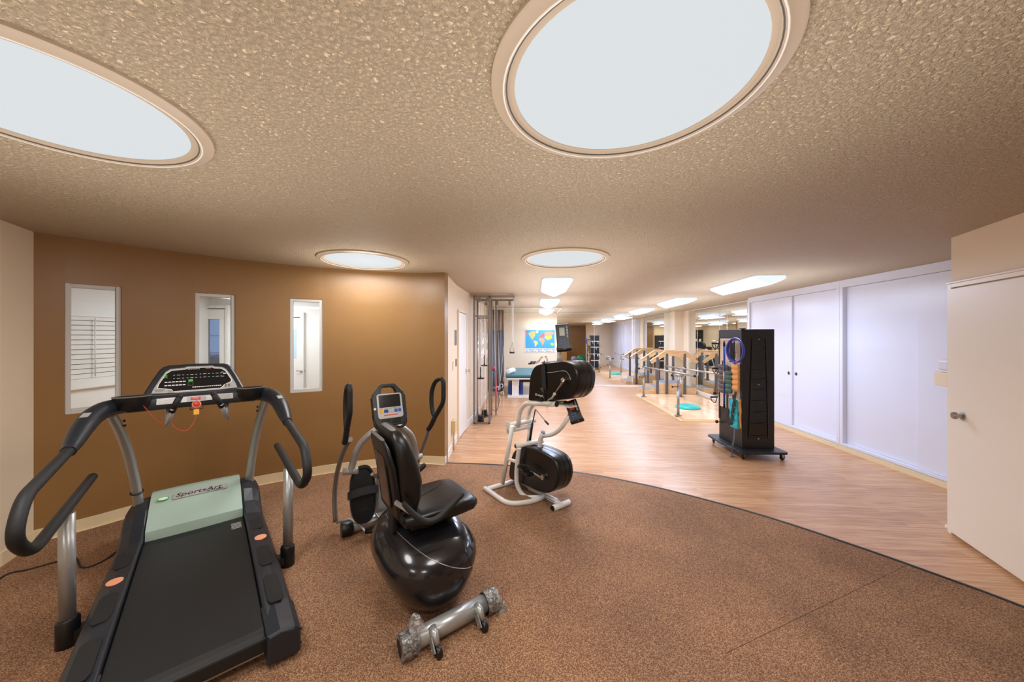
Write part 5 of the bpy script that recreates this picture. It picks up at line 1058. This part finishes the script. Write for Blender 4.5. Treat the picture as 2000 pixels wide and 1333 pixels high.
for (a, b, zt_), s_ in (((2.83, 7.03 + .16, .865), 1), ((2.84, 9.48, .80), 1), ((3.80, 9.48, .82), -1), ((3.80, 7.19, .87), -1)):
    m = MB(); m.cyl(rf(a, b, .04), rf(a, b, zt_ - .25), .026, 16); m.cyl(rf(a, b, zt_ - .26), rf(a, b, zt_ - .02), .020, 14); po = m.obj('post', M['steel'], pb)
    m = MB(); m.lathe([(0, 0), (.07, 0), (.07, .008), (.035, .014), (.0, .014)], rf(a, b, .039), 20); m.obj('post_flange', M['steel'], po)
    m = MB(); m.cyl(rf(a - s_ * .11, b, zt_ - .02), rf(a + s_ * .14, b, zt_ - .02), .016, 12); ar = m.obj('cross_arm', M['steel'], po)
    m = MB(); m.sphere(rf(a - s_ * .12, b, zt_ - .02), .028, 14); m.obj('knob', M['blk'], ar)
    m = MB(); m.cyl(rf(a - s_ * .02, b, zt_ - .25), rf(a - s_ * .10, b, zt_ - .25), .008, 8); m.sphere(rf(a - s_ * .11, b, zt_ - .25), .022, 12); m.obj('knob', M['blk'], po)
    m = MB(); m.torus(rf(a + s_ * .11, b, zt_ - .03), .035, .005, (CT, -ST, 0), 20, 6); m.obj('ring_clip', M['chrome'], ar)
for p, q in ((rf(2.94, 6.72, .885), rf(2.90, 9.72, .805)), (rf(3.65, 6.72, .885), rf(3.50, 9.72, .825))):
    p, q = V(p), V(q); m = MB(); m.cyl(p, q, .019, 16); br = m.obj('hand_bar', M['steel'], pb)
    d = (p - q).normalized()
    for e, sg in ((p, 1), (q, -1)): m = MB(); m.sphere(e + d * sg * .012, .027, 14); m.obj('end_knob', M['blk'], br)
m = MB(); c = V(rf(3.36, 8.02, .0385)); m.lathe([(0, 0), (.255, 0), (.262, .008), (.255, .020), (.235, .045), (.20, .058), (.0, .062)], c, 40)
m.obj('balance_disc', M['tealr'], label='flat teal balance disc lying on the wooden platform between the bars', cat='balance disc')
ts = thing('training_stairs', 'wooden training stairs with grey treads and angled wooden handrails', 'stairs', rf(3.8, 10.55, 0))
B0, B1 = 10.17, 10.95
prof = [(3.08, .002), (3.08, .10), (3.32, .10), (3.32, .20), (3.55, .20), (3.55, .30), (4.17, .30), (4.17, .17), (4.50, .17), (4.50, .002)]
m = MB(); m.prism([V(rf(a, B0, z)) for a, z in prof], V(rf(0, B1 - B0, 0)) - V(rf(0, 0, 0))); m.obj('step_box', M['ply'], ts, bevel=.004)
for a_, b_, z in ((3.09, 3.31, .10), (3.33, 3.54, .20), (3.56, 4.16, .30), (4.18, 4.49, .17)):
    m = MB(); rb(m, a_, b_, B0 + .02, B1 - .02, z, z + .004); m.obj('tread', M['treadg'], ts)
for k in range(13):
    a = 3.18 + k * .105; zz = .0; m = MB(); hh = .09 if a < 3.32 else .19 if a < 3.55 else .29 if a < 4.17 else .16
    rb(m, a, a + .003, B0 - .0012, B0, .01, hh); m.obj('plank_joint', M['tan'], ts)
for bq in (B0 - .03, B1 + .03):
    for a, z in ((3.42, 1.04), (3.68, 1.15), (4.17, 1.15)):
        m = MB(); rb(m, a - .032, a + .032, bq - .02, bq + .02, .002, z); po = m.obj('rail_post', M['post'], ts)
        for zz in (.07, .17): m = MB(); m.cyl(rf(a, bq - .02, zz), rf(a, bq - .024, zz), .008, 8); m.obj('bolt', M['panel'], po)
    pts = [(3.22, .93), (3.62, 1.205), (4.20, 1.205), (4.53, .91)]
    lowr = [(4.48, .88), (4.19, 1.08), (3.64, 1.08), (3.26, .86)]
    m = MB(); off = V(rf(0, .024, 0)) - V(rf(0, 0, 0)); m.prism([V(rf(a, bq - .012, z)) for a, z in pts + lowr], off); hr = m.obj('handrail', M['ply'], ts)
    for (p, q) in zip(pts, pts[1:]): m = MB(); m.bar(rf(p[0], bq, p[1] + .008), rf(q[0], bq, q[1] + .008), .07, .022); m.obj('rail_cap', M['ply'], hr)
# ================================================================== black rolling tower
tw = thing('equipment_tower', 'black rolling equipment tower with a pegboard side in front of the white closets', 'equipment tower', (3.28, 4.9, 0))
cs_ = [(3.08, 4.66), (3.49, 4.63), (3.52, 5.18), (3.10, 5.21)]
ZB, ZT = .12, 1.714
m = MB(); m.prism([(x, y, ZB) for x, y in cs_], (0, 0, ZT - ZB)); twb = m.obj('cabinet', M['tower'], tw, bevel=.004)
sl4 = rounded([(2.96, 4.92, .088), (2.96, 4.50, .088), (3.57, 4.48, .088), (3.60, 5.34, .088), (3.0, 5.36, .088), (2.96, 4.92, .088)], .05, 4)[:-1]
m = MB(); m.prism(sl4, (0, 0, .030)); m.obj('base_board', M['deckb'], tw, bevel=.004)
for x, y, a in ((3.02, 4.56, .7), (3.51, 4.54, .3), (3.06, 5.28, 1.2), (3.54, 5.28, 2.0)):
    d = V(math.cos(a), math.sin(a), 0); ax = V(-d.y, d.x, 0); c = V(x, y, .041) + d * .02
    m = MB(); m.bar(c + ax * .018, V(x, y, .085) + ax * .018, .03, .004, up=ax); m.bar(c - ax * .018, V(x, y, .085) - ax * .018, .03, .004, up=ax); m.cyl((x, y, .076), (x, y, .088), .028, 16); cf = m.obj('caster', M['steel'], tw)
    m = MB(); m.lathe([(0, -.013), (.033, -.013), (.040, -.008), (.040, .008), (.033, .013), (0, .013)], c, 24, ax); m.obj('caster_wheel', M['blk'], cf)
lx = (V(3.10, 5.21, 0) - V(3.08, 4.66, 0)).normalized(); ln = V(-1, .036, 0).normalized()
def LF(s, z, o=0): return V(3.08, 4.66, 0) + lx * s + ln * o + V(0, 0, z)
m = MB(); m.obox(LF(.275, 1.09, .004), lx, ln, Z3, .235, .004, .50); m.obj('pegboard', M['peg'], tw)
m = MB(); m.obox(LF(.275, 1.655, .003), lx, ln, Z3, .272, .004, .055); m.obox(LF(.01, 1.0, .003), lx, ln, Z3, .012, .004, .60); m.obox(LF(.54, 1.0, .003), lx, ln, Z3, .012, .004, .60); m.obj('side_trim', M['deckb'], tw)
# front panel with the tapering wire rack
fxd = (V(3.49, 4.63, 0) - V(3.08, 4.66, 0)).normalized(); fnn = V(-.073, -.997, 0)
def FF(px, py, o=.0):
    u = (px - 1000) / FPX; k, p = rayseg(px, (3.08, 4.66), (3.49, 4.63)); return V(p[0], p[1], CAMH - (py - HY) / FPX * p[1]) + fnn * o
m = MB()
wires = [(1469, 661.5, 1495), (1468, 673, 1495), (1468, 687, 1496), (1467.5, 705, 1496), (1467, 722, 1496.5), (1466.5, 741, 1497), (1466, 761, 1497.5), (1465, 782, 1498.5), (1464, 805, 1499), (1463, 827, 1499.5), (1462.5, 851, 1500)]
m.tube([FF(1469, 661.5, .01), FF(1462, 857, .01)], .005, 6); m.tube([FF(1495, 661.5, .01), FF(1500, 857, .01)], .005, 6)
for a, y, b in wires: m.tube(catmull([FF(a, y, .01), FF((a + b) / 2 - 4, y + .8, .014), FF((a + b) / 2 + 5, y, .012), FF(b, y, .01)], 4), .0035, 6)
m.obj('wire_rack', M['blk'], tw)
m = MB(); m.prism([FF(1469, 662, .001), FF(1495, 662, .001), FF(1500, 857, .001), FF(1462, 857, .001)], fnn * .002); m.obj('rack_backing', M['lcd'], tw)
for x, y in ((1482, 663), (1481.5, 751.5), (1481, 857.5)): m = MB(); m.obox(FF(x, y, .006), fxd, fnn, Z3, .006, .003, .005); m.obj('clip', M['whitep'], tw)
m = MB(); m.box((3.06, 4.64, ZT), (3.12, 4.70, ZT + .012)); m.obj('top_plug', M['blk'], tw)
# back face: rails with hooks and hanging straps (seen in the mirrors)
bk = V(.03, 1, 0).normalized()
for z in (.45, .78, 1.12, 1.42):
    m = MB(); m.bar(V(3.11, 5.215, z), V(3.51, 5.19, z), .012, .03); m.obj('back_rail', M['whitep'], tw)
for x, z in ((3.2, 1.40), (3.36, 1.10), (3.45, 1.40), (3.25, .76), (3.42, .76)):
    m = MB(); m.tube([(x, 5.21, z), (x, 5.27, z), (x, 5.29, z - .02), (x, 5.29, z - .12), (x + .03, 5.29, z - .14)], .006, 6); m.obj('back_hook', M['chrome'], tw)
for z in (1.56, 1.40, 1.10): m = MB(); m.cyl(LF(.1, z, 0), LF(.1, z, .12), .004, 6); m.obj('peg', M['steel'], tw)
m = MB(); m.cyl(LF(.50, 1.555, .0), LF(.50, 1.555, .12), .004, 6); m.cyl(LF(.30, 1.555, .0), LF(.30, 1.555, .12), .004, 6); m.obj('peg', M['steel'], tw)
# hanging things
def S(px, py, x=2.99):                          # a point in the hanging plane beside the pegboard
    Y = x * FPX / (px - 1000); return V(x, Y, CAMH - (py - HY) / FPX * Y)
rc_ = S(1435, 685, 2.93); m = MB(); m.torus(rc_, .158, .0125, (1, 0.05, 0), 48, 10); m.torus(rc_ + V(.018, .006, -.004), .150, .0115, (1, 0.05, 0), 48, 10)
m.obj('exercise_ring', M['ring'], label='violet blue tubing ring hanging high on the pegboard', cat='tubing ring')
po = thing('stick', 'long blue stick with black ends hanging upright on the pegboard', 'stick', tuple(S(1414.5, 797, 2.95)))
m = MB(); m.cyl(S(1414.5, 676, 2.95), S(1414.5, 791, 2.95), .0135, 16); m.obj('tube', M['bluep'], po)
m = MB(); m.cyl(S(1414.5, 669, 2.95), S(1414.5, 677, 2.95), .0145, 14, .0155); m.cyl(S(1414.5, 666, 2.95), S(1414.5, 669.5, 2.95), .008, 10); m.obj('top_cap', M['blk'], po)
m = MB(); m.cyl(S(1414.5, 790, 2.95), S(1414.5, 797.5, 2.95), .0155, 14); m.obj('bottom_cap', M['blk'], po)
m = MB(); m.cyl(S(1414.5, 726, 2.95), S(1414.5, 746, 2.95), .0142, 16); m.obj('printed_label', M['panel'], po)
def cuff(px0, px1, py0, py1, name, mt, label, x=3.0, cells=5, th=.05, skew=0.0, edge=None):
    a, b = S(px0, py0, x), S(px1, py1, x); ya, yb = a.y, b.y; z1_ = CAMH - (py0 - HY) / FPX * (ya + yb) / 2; z0_ = CAMH - (py1 - HY) / FPX * (ya + yb) / 2
    t = thing(name, label, 'ankle weight', (x, (ya + yb) / 2, z0_), 'ankle weights hanging on the pegboard')
    m = MB(); rings = []; n = cells * 6
    for k in range(n + 1):
        u = k / n; z = z1_ + (z0_ - z1_) * u; bul = abs(math.sin(math.pi * cells * u)) ** .6; w = abs(ya - yb) / 2 * (.92 + .08 * bul); d = th * (.35 + .65 * bul); yc = (ya + yb) / 2 + skew * (u - .5)
        rings.append([V(x + d * sx_, yc + w * sy_, z) for sx_, sy_ in ((-1, -.7), (-1, .7), (-.5, 1), (.5, 1), (.8, .7), (.8, -.7), (.5, -1), (-.5, -1))])
    m.loft(rings, True); m.obj('pouch', mt, t)
    if edge:
        m = MB(); m.tube([V(x + .03, min(ya, yb) - .004 + .006 * math.sin(k), z1_ + (z0_ - z1_) * k / 12 + .01) for k in range(13)], .011, 8); m.obj('edge_binding', edge, t)
    m = MB(); m.bar(V(x - .01, (ya + yb) / 2, z1_ - .01), V(x - .01, (ya + yb) / 2, z1_ + .06), .03, .004, up=(1, 0, 0)); m.obj('hanging_strap', M['strap'], t)
    return t
cuff(1404, 1422, 713, 768, 'ankle_weight', M['brc'], 'dark brown quilted ankle weight hanging behind the blue stick', 3.03, 6, .025, .0)
cuff(1417.5, 1429.5, 724, 768, 'ankle_weight', M['grc'], 'dark green quilted ankle weight hanging right beside the blue stick', 2.955, 5, .022)
cuff(1430, 1443, 712, 763, 'ankle_weight', M['orc'], 'orange tan quilted ankle weight hanging below the violet blue ring', 2.98, 5, .030, 0, M['strap'])
cuff(1426, 1441, 780, 836, 'ankle_weight', M['tealc'], 'turquoise quilted ankle weight hanging lowest on the pegboard', 2.98, 4, .025, -.02, M['orc'])
def strapobj(pts, w, name, m_, label, cat): m = MB(); P = catmull(pts, 5); [m.bar(a, b, .005, w, up=(0, 1, .01)) for a, b in zip(P, P[1:])]; return m.obj(name, M[m_], label=label, cat=cat)
m = MB()
def ribbon(m, pts, w, th=.0025):
    P = catmull(pts, 5); rg = []
    for p in P: rg.append([p + V(-th, -w, 0), p + V(-th, w, 0), p + V(th, w, 0), p + V(th, -w, 0)])
    return m.loft(rg, True, smooth=False)
ribbon(m, [S(1421, 771, 2.95), S(1420.5, 785, 2.95), S(1421.5, 810, 2.95), S(1424, 829, 2.95), S(1428, 825, 2.94), S(1431, 800, 2.94), S(1437, 766, 2.95)], .022); m.obj('loop_strap', M['strap'], label='long black webbing loop dangling in front of the turquoise ankle weight', cat='strap')
m = MB(); ribbon(m, [S(1435, 838, 2.93), S(1434, 855, 2.90), S(1431, 872, 2.90), fl(1430, 885, .05), fl(1428.5, 893, .004), fl(1427, 893, .004)], .018); m.obj('loop_strap', M['gstrap'], label='grey webbing strap trailing from the pegboard down to the wood floor', cat='strap')
m = MB()
for k, (px, py) in enumerate(((1428, 668), (1431, 670), (1434, 667), (1427, 672))): ribbon(m, [S(px, py, 3.02), S(px - .5, py + 14, 3.0), S(px + .6, py + 28, 3.0), S(px - 1, py + 36, 3.01)], .014, .004)
m.obj('strap_bundle', M['strap'], label='bundle of black straps hanging inside the violet blue ring', cat='strap')
def dhandle(px, py, label, sc=1.0, x=3.03):
    t = thing('tube_handle', label, 'exercise handle', tuple(S(px, py, x)), 'black tube handles hanging at the tower edge'); c = S(px, py, x) + V(0, .0, 0)
    m = MB(); m.cyl(c + V(-.05 * sc, 0, 0), c + V(.05 * sc, 0, 0), .013 * sc, 12); m.obj('grip', M['foam'], t)
    m = MB(); m.tube(catmull([c + V(-.048 * sc, 0, 0), c + V(-.035 * sc, 0, -.05 * sc), c + V(0.01, 0, -.085 * sc), c + V(.035 * sc, 0, -.05 * sc), c + V(.048 * sc, 0, 0)], 5), .005, 6, sx=1.8); m.obj('webbing', M['strap'], t)
    m = MB(); m.tube([c + V(.040 * sc, 0, 0.0), c + V(.05, .025, .02), c + V(.075, .05, .02)], .004, 6); m.obj('hook', M['steel'], t)
dhandle(1394.5, 776, 'black D-shaped tube handle hanging at knee height of the tower edge')
dhandle(1398, 720, 'black D-shaped tube handle hanging midway up the tower edge')
dhandle(1397, 671, 'black D-shaped tube handle hanging near the top of the tower edge')
for px, py, lb in ((1396, 768, 'round black knob sticking out of the tower edge above the lowest tube handle'), (1400, 824, 'round black knob low on the tower edge near the base board')):
    m = MB(); c = S(px, py, 3.04); m.sphere(c, .024, 14); m.cyl(c, c + V(.06, -.02, 0), .006, 8); m.obj('edge_knob', M['blk'], tw)
# ================================================================== things behind the viewer that the mirrors show
m = MB(); m.sphere((2.83, 1.35, .285), .275, 32); m.obj('exercise_ball', M['gball'], label='green exercise ball seen in the end mirror', cat='ball')
m = MB(); m.sphere((2.45, .2, .21), .20, 28); m.obj('exercise_ball', M['purple'], label='pale purple exercise ball seen in the end mirror left of the green ball', cat='ball')
cbt = thing('cabinet', 'tan wooden cabinet seen in the end mirror beside the balls', 'cabinet', (1.6, -1.0, 0))
m = MB(); m.box((1.25, -1.3, 0.001), (2.0, -.75, .95)); cb_ = m.obj('body', M['tan'], cbt, bevel=.005)
m = MB(); m.box((1.27, -.748, .08), (1.62, -.73, .93)); m.obj('door', M['tan'], cbt, bevel=.003); m = MB(); m.box((1.63, -.748, .08), (1.98, -.73, .93)); m.obj('door', M['tan'], cbt, bevel=.003)
m = MB(); m.box((2.32, -1.93, .25), (2.39, -1.915, .36)); o = m.obj('outlet_plate', M['whitep'], label='white outlet plate on the brown wall seen in the end mirror', cat='outlet')
ck = thing('blackboard', 'blackboard with chalk writing and pinned papers seen in the side mirror', 'blackboard', (-2.1, -2.38, 1.5))
m = MB(); m.box((-2.85, -2.395, .95), (-1.35, -2.37, 2.15)); m.obj('board', M['chalk'], ck)
rnd = random.Random(3)
for k in range(9):
    x = -2.75 + (k % 5) * .28 + rnd.uniform(0, .05); z = 1.05 + (k // 5) * .25 + rnd.uniform(0, .06)
    m = MB(); m.box((x, -2.368, z), (x + .16, -2.366, z + .19)); m.obj('paper', M['paper'], ck)
m = MB()
for k in range(7): m.tube([(-2.5 + k * .14, -2.366, 1.86), (-2.47 + k * .14, -2.366, 1.98 + .02 * (k % 3)), (-2.42 + k * .14, -2.366, 1.87), (-2.40 + k * .14, -2.366, 1.95)], .004, 5)
m.obj('chalk_scribble', M['whitep'], ck)
# car park seen through the vestibule's glass door
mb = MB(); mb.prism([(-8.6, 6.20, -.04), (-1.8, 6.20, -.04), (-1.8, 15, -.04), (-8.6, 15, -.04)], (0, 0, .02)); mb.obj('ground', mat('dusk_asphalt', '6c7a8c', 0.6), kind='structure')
bs = thing('garage_building', 'blue-grey building with a panelled door outside the glass door', 'building', (-8.8, 11.5, 0))
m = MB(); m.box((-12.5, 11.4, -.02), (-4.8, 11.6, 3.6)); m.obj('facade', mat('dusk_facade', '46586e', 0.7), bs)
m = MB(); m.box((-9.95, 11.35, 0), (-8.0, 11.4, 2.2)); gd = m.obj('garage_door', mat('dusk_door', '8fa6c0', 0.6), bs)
for z in (.55, 1.1, 1.65): m = MB(); m.box((-9.95, 11.345, z), (-8.0, 11.35, z + .02)); m.obj('door_groove', M['seam'], gd)
ca = thing('car', 'dark parked car seen dimly through the glass door', 'car', (-7.2, 9.2, 0))
m = MB(); cp = [(-8.6, .25), (-8.65, .62), (-8.2, .78), (-7.75, 1.18), (-6.75, 1.2), (-6.3, .82), (-5.75, .72), (-5.7, .28)]
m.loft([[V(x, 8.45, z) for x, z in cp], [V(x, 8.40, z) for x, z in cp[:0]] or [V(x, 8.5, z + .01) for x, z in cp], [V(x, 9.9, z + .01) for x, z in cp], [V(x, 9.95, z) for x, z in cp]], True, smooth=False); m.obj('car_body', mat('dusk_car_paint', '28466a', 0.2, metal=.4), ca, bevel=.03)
m = MB(); m.prism([(-8.05, 8.44, .80), (-7.70, 8.44, 1.12), (-6.80, 8.44, 1.14), (-6.45, 8.44, .82)], (0, -.01, 0)); m.obj('window', M['lcd'], ca)
for x in (-8.05, -6.3): m = MB(); m.cyl((x, 8.42, .31), (x, 8.62, .31), .31, 24); m.obj('wheel', M['blkm'], ca)
